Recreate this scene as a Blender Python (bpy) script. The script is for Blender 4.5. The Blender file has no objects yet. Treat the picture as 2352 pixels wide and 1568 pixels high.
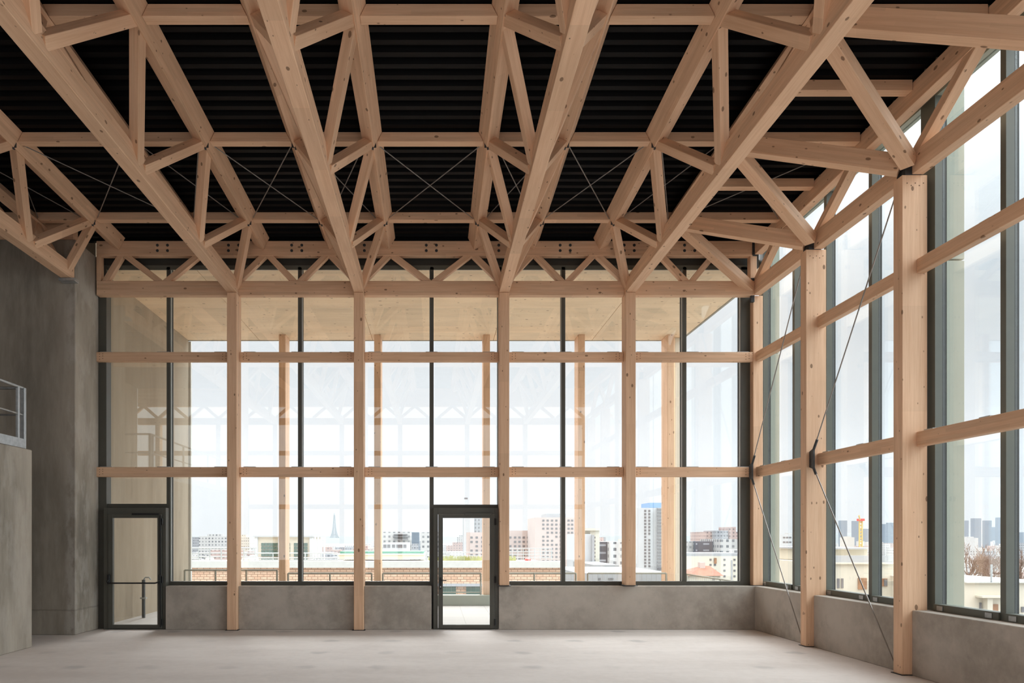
import bpy, bmesh, math, random
from mathutils import Vector, Matrix

random.seed(7)
scn = bpy.context.scene
COL = scn.collection
F = 1700.0                      # focal length in pixels of the 2352 x 1568 frame
VX, VY = 1000.0, 1233.0         # vanishing point of the hall's long axis
EYE = 1.70

# ------------------------------------------------------------------ camera
cam_d = bpy.data.cameras.new('camera')
cam = bpy.data.objects.new('camera', cam_d)
COL.objects.link(cam)
cam.location = (0, 0, EYE)
cam.rotation_euler = (math.pi / 2, 0, 0)
cam_d.sensor_fit = 'HORIZONTAL'
cam_d.sensor_width = 36.0
cam_d.lens = F / 2352 * 36.0
cam_d.shift_x = (1176 - VX) / 2352
cam_d.shift_y = (VY - 784) / 2352
cam_d.clip_end = 9000
cam_d.clip_start = 0.05
scn.camera = cam

# ------------------------------------------------------------------ view / light
scn.view_settings.view_transform = 'Standard'
scn.view_settings.look = 'None'
scn.view_settings.gamma = 1.0
scn.view_settings.exposure = 0.09
scn.view_settings.use_curve_mapping = False
scn.cycles.max_bounces = 7
scn.cycles.diffuse_bounces = 5
scn.cycles.glossy_bounces = 3
scn.cycles.transmission_bounces = 2
scn.cycles.transparent_max_bounces = 24
scn.cycles.volume_bounces = 0
scn.cycles.caustics_reflective = False
scn.cycles.caustics_refractive = False

SKY_FRONT, SKY_BACK, SKY_ZENITH, SKY_RIGHT, SKY_GLOW = 0.78, 1.08, 4.0, 0.66, 4.6

SKY_HIGH = 14.5      # bright patch added to the unseen high sky, to light floor and terrace


class NT:
    """small helper for node trees"""
    def __init__(self, tree):
        self.t = tree
        self.n = tree.nodes
        self.l = tree.links

    def new(self, kind, **kw):
        n = self.n.new(kind)
        for k, v in kw.items():
            setattr(n, k, v)
        return n

    def put(self, sock, v):
        if hasattr(v, 'is_linked') or isinstance(v, bpy.types.NodeSocket):
            self.l.new(v, sock)
        elif v is not None:
            sock.default_value = v

    def math(self, op, a, b=None, c=None, clamp=False):
        n = self.new('ShaderNodeMath', operation=op)
        n.use_clamp = clamp
        self.put(n.inputs[0], a)
        if b is not None:
            self.put(n.inputs[1], b)
        if c is not None:
            self.put(n.inputs[2], c)
        return n.outputs[0]

    def vmath(self, op, a, b=None):
        n = self.new('ShaderNodeVectorMath', operation=op)
        self.put(n.inputs[0], a)
        if b is not None:
            self.put(n.inputs[1], b)
        return n.outputs['Value'] if op in ('DOT_PRODUCT', 'LENGTH', 'DISTANCE') else n.outputs['Vector']

    def mix(self, fac, a, b, mode='MIX'):
        n = self.new('ShaderNodeMix', data_type='RGBA', blend_type=mode)
        self.put(n.inputs[0], fac)
        self.put(n.inputs[6], a)
        self.put(n.inputs[7], b)
        return n.outputs[2]

    def smooth(self, v, lo, hi, a=0.0, b=1.0):
        n = self.new('ShaderNodeMapRange', interpolation_type='SMOOTHSTEP')
        self.put(n.inputs['Value'], v)
        n.inputs['From Min'].default_value = lo
        n.inputs['From Max'].default_value = hi
        n.inputs['To Min'].default_value = a
        n.inputs['To Max'].default_value = b
        return n.outputs[0]

    def noise(self, vec, scale, detail=4.0, rough=0.55, out=0):
        n = self.new('ShaderNodeTexNoise')
        self.put(n.inputs['Vector'], vec)
        n.inputs['Scale'].default_value = scale
        n.inputs['Detail'].default_value = detail
        n.inputs['Roughness'].default_value = rough
        return n.outputs[out]

    def scale3(self, vec, s):
        return self.vmath('MULTIPLY', vec, s)

    def sep(self, vec):
        n = self.new('ShaderNodeSeparateXYZ')
        self.put(n.inputs[0], vec)
        return n.outputs

    def comb(self, x, y, z):
        n = self.new('ShaderNodeCombineXYZ')
        self.put(n.inputs[0], x)
        self.put(n.inputs[1], y)
        self.put(n.inputs[2], z)
        return n.outputs[0]


def c4(r, g, b):
    return (r, g, b, 1.0)


def srgb(r, g, b):
    def f(v):
        v /= 255.0
        return v / 12.92 if v <= 0.04045 else ((v + 0.055) / 1.055) ** 2.4
    return (f(r), f(g), f(b), 1.0)


# overcast sky: brighter overhead and behind the photographer, greyer over the city
world = bpy.data.worlds.new('overcast_sky')
scn.world = world
world.use_nodes = True
W = NT(world.node_tree)
W.n.clear()
_d = W.new('ShaderNodeTexCoord').outputs['Generated']
_s = W.sep(_d)
_zen = W.smooth(_s[2], 0.22, 0.85)
_back = W.smooth(_s[1], 0.3, -0.6)
_right = W.smooth(_s[0], 0.2, 0.7)
_glow = W.smooth(W.vmath('DOT_PRODUCT', _d, (0.90, -0.08, 0.428)), 0.63, 0.98)
_lum = W.math('ADD', SKY_FRONT, W.math('MULTIPLY', _back, SKY_BACK - SKY_FRONT))
_lum = W.math('ADD', _lum, W.math('MULTIPLY', _right, SKY_RIGHT - SKY_FRONT))
_lum = W.math('ADD', _lum, W.math('MULTIPLY', _zen, SKY_ZENITH - SKY_FRONT))
_lum = W.math('ADD', _lum, W.math('MULTIPLY', _glow, SKY_GLOW))
_high = W.smooth(W.vmath('DOT_PRODUCT', _d, (-0.10, 0.765, 0.636)), 0.925, 0.992)
_lum = W.math('ADD', _lum, W.math('MULTIPLY', _high, SKY_HIGH))
_cl = W.noise(W.scale3(_d, (1.0, 1.0, 3.2)), 2.6, 5.0, 0.5)
_lum = W.math('MULTIPLY', _lum, W.smooth(_cl, 0.3, 0.7, 0.93, 1.04))
_col = W.mix(_right, c4(0.975, 0.985, 1.0), c4(0.86, 0.945, 1.0))
_bg = W.new('ShaderNodeBackground')
W.put(_bg.inputs['Color'], _col)
W.put(_bg.inputs['Strength'], _lum)
_wo = W.new('ShaderNodeOutputWorld')
W.l.new(_bg.outputs[0], _wo.inputs['Surface'])

# ------------------------------------------------------------------ materials
MATS = {}


def new_mat(name):
    m = bpy.data.materials.new(name)
    m.use_nodes = True
    t = NT(m.node_tree)
    t.n.clear()
    out = t.new('ShaderNodeOutputMaterial')
    b = t.new('ShaderNodeBsdfPrincipled')
    t.l.new(b.outputs[0], out.inputs['Surface'])
    MATS[name] = m
    return m, t, b, out


def plain(name, col, rough=0.6, metal=0.0, var=0.10, scale=4.0, spec=None):
    m, t, b, o = new_mat(name)
    v = t.new('ShaderNodeTexCoord').outputs['Object']
    n = t.noise(v, scale, 5.0)
    k = t.smooth(n, 0.25, 0.75, 1.0 - var, 1.0 + var)
    t.put(b.inputs['Base Color'], t.mix(1.0, col, t.comb(k, k, k), 'MULTIPLY'))
    b.inputs['Roughness'].default_value = rough
    b.inputs['Metallic'].default_value = metal
    if spec is not None:
        b.inputs['Specular IOR Level'].default_value = spec
    return m


def wood(name, light, dark, knots=True, lam=0.042):
    """spruce: grain runs along the local X axis of every beam"""
    m, t, b, o = new_mat(name)
    oi = t.new('ShaderNodeObjectInfo')
    off = t.math('MULTIPLY', oi.outputs['Random'], 57.0)
    v = t.vmath('ADD', t.new('ShaderNodeTexCoord').outputs['Object'], t.comb(off, off, off))
    g = t.noise(t.scale3(v, (0.7, 16.0, 16.0)), 1.6, 6.0, 0.6)
    g2 = t.noise(t.scale3(v, (3.0, 90.0, 90.0)), 1.0, 3.0, 0.6)
    broad = t.noise(t.scale3(v, (0.6, 2.0, 2.0)), 1.0, 2.0)
    f = t.math('ADD', t.math('MULTIPLY', g, 0.65), t.math('MULTIPLY', g2, 0.35))
    col = t.mix(t.smooth(f, 0.32, 0.68), light, dark)
    s = t.sep(v)
    wn = t.new('ShaderNodeTexWhiteNoise', noise_dimensions='2D')
    lz = t.math('FLOOR', t.math('DIVIDE', s[2], lam))
    lx = t.math('FLOOR', t.math('ADD', t.math('DIVIDE', s[0], 1.3), t.math('MULTIPLY', lz, 0.37)))
    t.put(wn.inputs['Vector'], t.comb(lx, lz, 0.0))
    k = t.math('ADD', 0.93, t.math('MULTIPLY', wn.outputs['Value'], 0.12))
    k = t.math('MULTIPLY', k, t.smooth(broad, 0.3, 0.7, 0.94, 1.05))
    k = t.math('MULTIPLY', k, t.math('ADD', 0.95, t.math('MULTIPLY', oi.outputs['Random'], 0.10)))
    col = t.mix(1.0, col, t.comb(k, k, k), 'MULTIPLY')
    if knots:
        vo = t.new('ShaderNodeTexVoronoi', feature='F1', distance='EUCLIDEAN')
        t.put(vo.inputs['Vector'], t.scale3(v, (0.55, 1.0, 1.0)))
        vo.inputs['Scale'].default_value = 9.5
        rnd = t.sep(vo.outputs['Color'])[0]
        wob = t.math('MULTIPLY', t.math('SUBTRACT', t.noise(v, 60.0, 2.0), 0.5), 0.05)
        kd = t.math('ADD', t.math('SUBTRACT', vo.outputs['Distance'], t.math('MULTIPLY', t.math('POWER', rnd, 3.0), 0.13)), wob)
        kn = t.smooth(kd, 0.035, 0.085, 1.0, 0.0)
        col = t.mix(t.math('MULTIPLY', kn, 0.75), col, c4(0.13, 0.062, 0.030))
    t.put(b.inputs['Base Color'], col)
    b.inputs['Roughness'].default_value = 0.62
    b.inputs['Specular IOR Level'].default_value = 0.25
    return m


def concrete(name, a, bcol, scale=1.0, stretch=(1, 1, 1), bump=0.15):
    m, t, b, o = new_mat(name)
    v = t.new('ShaderNodeTexCoord').outputs['Object']
    v = t.scale3(v, stretch)
    n1 = t.noise(v, 0.9 * scale, 6.0, 0.6)
    n2 = t.noise(v, 5.0 * scale, 5.0, 0.65)
    f = t.math('ADD', t.math('MULTIPLY', n1, 0.65), t.math('MULTIPLY', n2, 0.35))
    col = t.mix(t.smooth(f, 0.35, 0.65), a, bcol)
    n3 = t.noise(v, 0.45 * scale, 3.0, 0.5)
    col = t.mix(t.smooth(n3, 0.42, 0.66, 0.0, 0.45), col, bcol)
    n4 = t.noise(v, 2.1 * scale, 8.0, 0.7)
    dk = t.smooth(n4, 0.56, 0.74, 1.0, 0.80)
    col = t.mix(1.0, col, t.comb(dk, dk, dk), 'MULTIPLY')
    t.put(b.inputs['Base Color'], col)
    b.inputs['Roughness'].default_value = 0.85
    b.inputs['Specular IOR Level'].default_value = 0.2
    bu = t.new('ShaderNodeBump')
    bu.inputs['Strength'].default_value = bump
    bu.inputs['Distance'].default_value = 0.02
    t.put(bu.inputs['Height'], n2)
    t.l.new(bu.outputs[0], b.inputs['Normal'])
    return m


WOOD = wood('spruce_glulam', c4(0.80, 0.54, 0.36), c4(0.69, 0.43, 0.27))
CLT = wood('spruce_soffit', c4(0.91, 0.71, 0.49), c4(0.84, 0.63, 0.41), lam=0.16)
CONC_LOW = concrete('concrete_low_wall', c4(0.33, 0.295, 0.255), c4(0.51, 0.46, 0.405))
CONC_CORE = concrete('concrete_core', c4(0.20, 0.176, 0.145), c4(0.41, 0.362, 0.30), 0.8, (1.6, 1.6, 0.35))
CONC_OUT = concrete('concrete_outdoor', c4(0.33, 0.27, 0.20), c4(0.41, 0.34, 0.255), 0.8, (1.6, 1.6, 0.3))
_t = NT(CONC_CORE.node_tree)
_b = [n_ for n_ in _t.n if n_.type == 'BSDF_PRINCIPLED'][0]
_src = _b.inputs['Base Color'].links[0].from_socket
_p = _t.new('ShaderNodeNewGeometry').outputs['Position']
_q = _t.sep(_p)
_w = _t.noise(_t.scale3(_p, (2.5, 2.5, 1.2)), 1.3, 5.0, 0.65)
_j = _t.math('ABSOLUTE', _t.math('SUBTRACT', _t.math('ADD', _q[2], _t.math('MULTIPLY', _w, 0.06)), 0.46))
_joint = _t.math('MULTIPLY', _t.math('MULTIPLY', _t.smooth(_j, 0.008, 0.022, 1.0, 0.0), _t.smooth(_q[1], 12.0, 12.2)), 0.35)
_edge = _t.smooth(_t.math('ABSOLUTE', _t.math('ADD', _q[0], 6.33)), 0.03, 0.16, 1.0, 0.0)
_run = _t.math('MULTIPLY', _t.math('MULTIPLY', _edge, _t.smooth(_w, 0.44, 0.60)), 0.55)
_c1 = _t.mix(_run, _src, c4(0.50, 0.46, 0.41))
_c2 = _t.mix(_joint, _c1, c4(0.13, 0.12, 0.105))
_t.put(_b.inputs['Base Color'], _c2)
ALU = plain('aluminium_green_grey', c4(0.075, 0.073, 0.060), 0.5, 0.0, 0.06)
ALU_IN = plain('aluminium_mullion', c4(0.115, 0.125, 0.105), 0.45, 0.0, 0.05)
GASKET = plain('black_gasket', c4(0.012, 0.012, 0.012), 0.6)
DECK = plain('black_roof_deck', c4(0.0035, 0.0035, 0.004), 0.45, 0.0, 0.12, 2.0, 0.05)
STEEL = plain('galvanised_steel', c4(0.42, 0.44, 0.45), 0.42, 0.75, 0.12, 14.0)
CABLE = plain('steel_cable', c4(0.30, 0.28, 0.26), 0.45, 0.6)
DARKST = plain('dark_steel', c4(0.06, 0.062, 0.065), 0.55, 0.5, 0.25, 20.0)
BEAD = plain('grey_bead', c4(0.40, 0.42, 0.41), 0.4, 0.0, 0.03)
TOWER_G = plain('lattice_grey', c4(0.15, 0.18, 0.20), 0.7)
BLACK = plain('black_plastic', c4(0.010, 0.010, 0.011), 0.45)
FIN = plain('pale_green_panel', c4(0.34, 0.365, 0.30), 0.5, 0.0, 0.03)
WHITE_P = plain('white_panel', c4(0.60, 0.59, 0.55), 0.6, 0.0, 0.04)
CREAM = plain('cream_render', c4(0.62, 0.57, 0.47), 0.8, 0.0, 0.05, 0.4)
TILE_DARK = plain('dark_fascia', c4(0.045, 0.043, 0.036), 0.6)

# floor: pale screed with a faint grid of dark patches
m, t, b, o = new_mat('screed_floor')
v = t.new('ShaderNodeTexCoord').outputs['Object']
n1 = t.noise(t.scale3(v, (0.5, 1.6, 1.0)), 0.9, 6.0, 0.6)
n2 = t.noise(v, 9.0, 5.0, 0.6)
fl = t.mix(t.smooth(t.math('ADD', t.math('MULTIPLY', n1, 0.7), t.math('MULTIPLY', n2, 0.3)), 0.35, 0.65),
           c4(0.62, 0.56, 0.52), c4(0.71, 0.65, 0.61))
s = t.sep(v)
gx = t.math('SUBTRACT', t.math('FRACT', t.math('ADD', s[0], 20.44)), 0.5)
gy = t.math('MULTIPLY', t.math('SUBTRACT', t.math('FRACT', t.math('DIVIDE', t.math('ADD', s[1], 12.85), 1.22)), 0.5), 1.22)
dd = t.math('SQRT', t.math('ADD', t.math('MULTIPLY', gx, gx), t.math('MULTIPLY', gy, gy)))
dd = t.math('ADD', dd, t.math('MULTIPLY', t.math('SUBTRACT', t.noise(v, 6.0, 4.0), 0.5), 0.22))
spot = t.smooth(dd, 0.05, 0.20, 1.0, 0.0)
vis = t.smooth(t.noise(v, 0.9, 1.0), 0.38, 0.62)
fl = t.mix(t.math('MULTIPLY', t.math('MULTIPLY', spot, vis), 0.34), fl, c4(0.24, 0.235, 0.24))
t.put(b.inputs['Base Color'], fl)
b.inputs['Roughness'].default_value = 0.7
b.inputs['Specular IOR Level'].default_value = 0.3
FLOOR = m

# terrace slabs with joints
m, t, b, o = new_mat('terrace_slabs')
v = t.new('ShaderNodeTexCoord').outputs['Object']
br = t.new('ShaderNodeTexBrick', offset=0.0)
t.put(br.inputs['Vector'], v)
br.inputs['Color1'].default_value = c4(0.50, 0.48, 0.455)
br.inputs['Color2'].default_value = c4(0.47, 0.45, 0.425)
br.inputs['Mortar'].default_value = c4(0.33, 0.31, 0.285)
br.inputs['Scale'].default_value = 1.0
br.inputs['Mortar Size'].default_value = 0.006
br.inputs['Brick Width'].default_value = 0.6
br.inputs['Row Height'].default_value = 0.6
t.l.new(br.outputs['Color'], b.inputs['Base Color'])
b.inputs['Roughness'].default_value = 0.8
SLABS = m

# brick
m, t, b, o = new_mat('pale_brick')
v = t.new('ShaderNodeTexCoord').outputs['Object']
s = t.sep(v)
v2 = t.comb(s[0], s[2], s[1])
br = t.new('ShaderNodeTexBrick')
t.put(br.inputs['Vector'], v2)
br.inputs['Color1'].default_value = c4(0.76, 0.48, 0.33)
br.inputs['Color2'].default_value = c4(0.84, 0.60, 0.43)
br.inputs['Mortar'].default_value = c4(0.44, 0.27, 0.18)
br.inputs['Scale'].default_value = 1.0
br.inputs['Mortar Size'].default_value = 0.022
br.inputs['Brick Width'].default_value = 0.36
br.inputs['Row Height'].default_value = 0.14
t.l.new(br.outputs['Color'], b.inputs['Base Color'])
b.inputs['Roughness'].default_value = 0.85
BRICK = m

# window glass: straight-through pane with Schlick reflectance
m = bpy.data.materials.new('window_glass')
m.use_nodes = True
t = NT(m.node_tree)
t.n.clear()
geo = t.new('ShaderNodeNewGeometry')
cosv = t.math('ABSOLUTE', t.vmath('DOT_PRODUCT', geo.outputs['Incoming'], geo.outputs['Normal']))
sch = t.math('POWER', t.math('SUBTRACT', 1.0, cosv, clamp=True), 5.0)
refl = t.math('ADD', 0.09, t.math('MULTIPLY', sch, 0.60))
tr = t.new('ShaderNodeBsdfTransparent')
tr.inputs['Color'].default_value = c4(0.975, 0.985, 0.98)
gl = t.new('ShaderNodeBsdfGlossy')
gl.inputs['Roughness'].default_value = 0.0
gl.inputs['Color'].default_value = c4(0.95, 1.0, 0.98)
mx = t.new('ShaderNodeMixShader')
t.put(mx.inputs[0], refl)
t.l.new(tr.outputs[0], mx.inputs[1])
t.l.new(gl.outputs[0], mx.inputs[2])
out = t.new('ShaderNodeOutputMaterial')
t.l.new(mx.outputs[0], out.inputs['Surface'])
GLASS = m


def facade(name, wall, win, bw, fh, ww=0.5, wh=0.5):
    """render walls with a regular window pattern for far-away blocks"""
    m, t, b, o = new_mat(name)
    oi = t.new('ShaderNodeObjectInfo')
    v = t.new('ShaderNodeTexCoord').outputs['Object']
    s = t.sep(v)
    u = t.math('ADD', s[0], s[1])
    fx = t.math('FRACT', t.math('DIVIDE', u, bw))
    fz = t.math('FRACT', t.math('DIVIDE', s[2], fh))
    ix = t.math('LESS_THAN', t.math('ABSOLUTE', t.math('SUBTRACT', fx, 0.5)), ww / 2)
    iz = t.math('LESS_THAN', t.math('ABSOLUTE', t.math('SUBTRACT', fz, 0.5)), wh / 2)
    nz = t.sep(t.new('ShaderNodeNewGeometry').outputs['Normal'])[2]
    side = t.math('LESS_THAN', t.math('ABSOLUTE', nz), 0.5)
    wn = t.new('ShaderNodeTexWhiteNoise', noise_dimensions='2D')
    t.put(wn.inputs['Vector'], t.comb(t.math('FLOOR', t.math('DIVIDE', u, bw)), t.math('FLOOR', t.math('DIVIDE', s[2], fh)), 0.0))
    win_mix = t.math('ADD', 0.45, t.math('MULTIPLY', wn.outputs['Value'], 0.55))  # window colour strength varies at random per window
    fac = t.math('MULTIPLY', t.math('MULTIPLY', ix, iz), t.math('MULTIPLY', side, win_mix))
    tint = t.math('ADD', 0.85, t.math('MULTIPLY', oi.outputs['Random'], 0.25))
    wcol = t.mix(1.0, wall, t.comb(tint, tint, tint), 'MULTIPLY')
    t.put(b.inputs['Base Color'], t.mix(fac, wcol, win))
    b.inputs['Roughness'].default_value = 0.8
    return m


FAC_WHITE = facade('facade_white', c4(0.50, 0.495, 0.49), c4(0.06, 0.065, 0.08), 3.0, 3.0, 0.45, 0.45)
FAC_GREY = facade('facade_grey', c4(0.30, 0.31, 0.335), c4(0.07, 0.075, 0.09), 2.6, 3.0, 0.6, 0.45)
FAC_CREAM = facade('facade_cream', c4(0.52, 0.48, 0.42), c4(0.08, 0.075, 0.07), 2.4, 3.0, 0.4, 0.4)
FAC_PINK = facade('facade_pink', c4(0.46, 0.34, 0.31), c4(0.10, 0.08, 0.09), 3.2, 3.0, 0.42, 0.42)
FAC_DARK = facade('facade_dark', c4(0.07, 0.075, 0.10), c4(0.42, 0.44, 0.48), 6.5, 3.4, 0.5, 0.25)
FAC_BLUE = facade('facade_glass_tower', c4(0.05, 0.09, 0.14), c4(0.03, 0.06, 0.10), 4.0, 4.0, 0.7, 0.5)
FAC_LIST = [FAC_WHITE, FAC_WHITE, FAC_WHITE, FAC_WHITE, FAC_CREAM, FAC_GREY, FAC_PINK]
WALL_WHITE = plain('tower_white', c4(0.52, 0.54, 0.56), 0.8, 0.0, 0.04, 0.15)
SHED = plain('shed_white', c4(0.34, 0.345, 0.35), 0.8, 0.0, 0.05, 0.2)
WALL_PINK = plain('tower_pink', c4(0.55, 0.46, 0.43), 0.8, 0.0, 0.04, 0.15)
WALL_GREY = plain('tower_grey', c4(0.36, 0.37, 0.39), 0.8, 0.0, 0.05, 0.15)
WALL_CREAM = plain('tower_cream', c4(0.60, 0.57, 0.49), 0.8, 0.0, 0.04, 0.15)
WIN_DARK = plain('window_dark', c4(0.16, 0.155, 0.165), 0.3, 0.0, 0.3, 0.3)
WIN_BROWN = plain('window_brown', c4(0.30, 0.15, 0.08), 0.4, 0.0, 0.3, 1.0)
WIN_GREEN = plain('window_green', c4(0.045, 0.095, 0.075), 0.25, 0.0, 0.25, 0.6)
ROOF_BLUE = plain('roof_blue', c4(0.20, 0.34, 0.55), 0.6)
ROOF_RED = plain('roof_red_tile', c4(0.30, 0.135, 0.09), 0.85, 0.0, 0.15, 1.2)
ROOF_GREEN = plain('roof_green', c4(0.10, 0.28, 0.20), 0.6)
RED = plain('red_paint', c4(0.75, 0.05, 0.04), 0.5)
YELLOW = plain('crane_yellow', c4(0.65, 0.48, 0.14), 0.5)
RAIL_G = plain('railing_grey_green', c4(0.30, 0.29, 0.235), 0.55)
KNOT = plain('dowel_end', c4(0.16, 0.085, 0.045), 0.8)
BARK = plain('bare_twigs', c4(0.23, 0.15, 0.115), 0.9, 0.0, 0.2)
GROUND = concrete('city_ground', c4(0.23, 0.21, 0.19), c4(0.38, 0.36, 0.33), 0.02, (1, 1, 1), 0.0)
GRASS = plain('roof_planting', c4(0.30, 0.30, 0.10), 0.9, 0.0, 0.35, 1.0)
HILL = plain('hill', c4(0.10, 0.12, 0.12), 0.9, 0.0, 0.2, 0.004)


# ------------------------------------------------------------------ object helpers
def tag(o, label=None, cat=None, group=None, kind=None):
    if label:
        o['label'] = label
    if cat:
        o['category'] = cat
    if group:
        o['group'] = group
    if kind:
        o['kind'] = kind
    return o


def wloc(o):
    return o.location + wloc(o.parent) if o.parent else o.location.copy()


def link(name, me, mat, parent=None, mtx=None):
    o = bpy.data.objects.new(name, me)
    if mat is not None and not me.materials:
        me.materials.append(mat)
    COL.objects.link(o)
    mtx = mtx or Matrix.Identity(4)
    if parent is not None:
        o.parent = parent
        o.matrix_local = Matrix.Translation(-wloc(parent)) @ mtx
    else:
        o.matrix_world = mtx
    return o


def empty(name, loc, label=None, cat=None, group=None, kind=None):
    e = bpy.data.objects.new(name, None)
    e.empty_display_size = 0.2
    e.location = loc
    COL.objects.link(e)
    return tag(e, label, cat, group, kind)


def bm_mesh(bm, name, bevel=0.0):
    if bevel > 0:
        bmesh.ops.bevel(bm, geom=list(bm.edges), offset=bevel, segments=1, affect='EDGES', profile=0.5)
    bmesh.ops.recalc_face_normals(bm, faces=bm.faces)
    me = bpy.data.meshes.new(name)
    bm.to_mesh(me)
    bm.free()
    return me


def add_box(bm, lo, hi):
    r = bmesh.ops.create_cube(bm, size=1.0)
    c = (Vector(lo) + Vector(hi)) / 2
    d = Vector(hi) - Vector(lo)
    for v in r['verts']:
        v.co = Vector((v.co.x * d.x, v.co.y * d.y, v.co.z * d.z)) + c
    return r['verts']


def frame_of(d, up):
    d = d.normalized()
    y = up.cross(d).normalized()
    z = d.cross(y).normalized()
    return Matrix(((d.x, y.x, z.x, 0), (d.y, y.y, z.y, 0), (d.z, y.z, z.z, 0), (0, 0, 0, 1)))


def beam(name, p0, p1, w, h, mat, parent=None, up=(0, 0, 1), bevel=0.005):
    """straight timber from p0 to p1, w across, h along 'up', grain along local X"""
    p0, p1 = Vector(p0), Vector(p1)
    L = (p1 - p0).length
    bm = bmesh.new()
    add_box(bm, (-L / 2, -w / 2, -h / 2), (L / 2, w / 2, h / 2))
    me = bm_mesh(bm, name, bevel)
    M = Matrix.Translation((p0 + p1) / 2) @ frame_of(p1 - p0, Vector(up))
    return link(name, me, mat, parent, M)


def box(name, lo, hi, mat, parent=None, bevel=0.0, axis=None):
    """axis-aligned box; axis='z' or 'y' turns the local X (grain) axis that way"""
    lo, hi = Vector(lo), Vector(hi)
    c = (lo + hi) / 2
    d = hi - lo
    if axis == 'z':
        return beam(name, (c.x, c.y, lo.z), (c.x, c.y, hi.z), d.x, d.y, mat, parent, (0, 1, 0), bevel)
    if axis == 'y':
        return beam(name, (c.x, lo.y, c.z), (c.x, hi.y, c.z), d.x, d.z, mat, parent, (0, 0, 1), bevel)
    bm = bmesh.new()
    add_box(bm, -d / 2, d / 2)
    return link(name, bm_mesh(bm, name, bevel), mat, parent, Matrix.Translation(c))


def boxes(name, lst, mat, parent=None, bevel=0.0, origin=None):
    """several boxes that form ONE continuous part"""
    o = Vector(origin if origin else lst[0][0])
    bm = bmesh.new()
    for lo, hi in lst:
        add_box(bm, Vector(lo) - o, Vector(hi) - o)
    return link(name, bm_mesh(bm, name, bevel), mat, parent, Matrix.Translation(o))


def prism(name, p0, d, L, pts, mat, parent=None, up=(0, 0, 1)):
    """section pts (y,z in the local frame) swept from p0 along d"""
    M = Matrix.Translation(Vector(p0)) @ frame_of(Vector(d), Vector(up))
    bm = bmesh.new()
    a = [bm.verts.new((0, y, z)) for y, z in pts]
    b_ = [bm.verts.new((L, y, z)) for y, z in pts]
    bm.faces.new(a)
    bm.faces.new(b_[::-1])
    n = len(pts)
    for i in range(n):
        bm.faces.new((a[i], a[(i + 1) % n], b_[(i + 1) % n], b_[i]))
    return link(name, bm_mesh(bm, name, 0.004), mat, parent, M)


def hexa(name, bot, top, mat, parent=None):
    """bot / top: four corner points each, same order"""
    c = sum((Vector(p) for p in bot + top), Vector()) / 8
    bm = bmesh.new()
    v = [bm.verts.new(Vector(p) - c) for p in bot + top]
    bm.faces.new((v[0], v[1], v[2], v[3]))
    bm.faces.new((v[7], v[6], v[5], v[4]))
    for i in range(4):
        j = (i + 1) % 4
        bm.faces.new((v[i], v[i + 4], v[j + 4], v[j]))
    return link(name, bm_mesh(bm, name, 0.004), mat, parent, Matrix.Translation(c))


def add_tube(bm, p0, p1, r, n=8):
    p0, p1 = Vector(p0), Vector(p1)
    res = bmesh.ops.create_cone(bm, cap_ends=True, segments=n, radius1=r, radius2=r, depth=(p1 - p0).length)
    q = (p1 - p0).to_track_quat('Z', 'Y').to_matrix().to_4x4()
    bmesh.ops.transform(bm, matrix=Matrix.Translation((p0 + p1) / 2) @ q, verts=res['verts'])


def tube(name, pts, r, mat, parent=None, n=8):
    o = Vector(pts[0])
    bm = bmesh.new()
    for a, b_ in zip(pts[:-1], pts[1:]):
        add_tube(bm, Vector(a) - o, Vector(b_) - o, r, n)
    return link(name, bm_mesh(bm, name), mat, parent, Matrix.Translation(o))


def at(x, y, Y):
    """the point at distance Y that the photograph shows at pixel (x, y)"""
    return Vector(((x - VX) * Y / F, Y, EYE + (VY - y) * Y / F))


def copy_tree(o, parent=None):
    c = o.copy()
    COL.objects.link(c)
    c.parent = parent
    for ch in list(o.children):
        copy_tree(ch, c)
    return c


# ------------------------------------------------------------------ main dimensions
YW = 13.587                      # inner face of the low wall under the back windows
XR = 5.858                       # inner face of the low wall on the right
YB0 = -1.5                       # facade behind the photographer
BAY = 2.36
COLX = [-3.705, -1.396, 1.257, 3.558]
ZB, ZBT = 6.155, 6.415           # bottom chord level
SLOPE = 0.028


def zs(Y):
    return SLOPE * (13.585 - Y)


TOPROWS = [12.62 - BAY * i for i in range(6)]
BOTROWS = [13.66] + [11.50 - BAY * i for i in range(6)]

# ------------------------------------------------------------------ setting: floor, walls, ceiling
tag(box('floor', (-11.8, YB0 - 0.3, -0.3), (6.25, 13.9, 0.0), FLOOR), kind='structure')

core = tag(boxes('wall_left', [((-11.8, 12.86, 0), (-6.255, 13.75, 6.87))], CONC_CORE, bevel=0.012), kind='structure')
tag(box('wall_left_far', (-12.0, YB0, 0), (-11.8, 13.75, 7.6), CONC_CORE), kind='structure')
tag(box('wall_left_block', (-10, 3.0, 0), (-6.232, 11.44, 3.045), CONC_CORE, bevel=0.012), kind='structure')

ZW = 0.80
DOOR1 = (-6.11, -4.955)
DOOR2 = (-0.072, 1.165)
cw = 0.178 / 2
lw = []
edges = [DOOR1[1]] + [e for cx in COLX[:2] for e in (cx - cw, cx + cw)] + [DOOR2[0]]
for i in range(0, len(edges), 2):
    lw.append(((edges[i], YW, 0), (edges[i + 1], 13.84, ZW)))
lw.append(((DOOR2[1], YW, 0), (6.24, 13.84, ZW)))
tag(boxes('wall_back', lw, CONC_LOW, bevel=0.008, origin=(0, YW, 0)), kind='structure')

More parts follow.
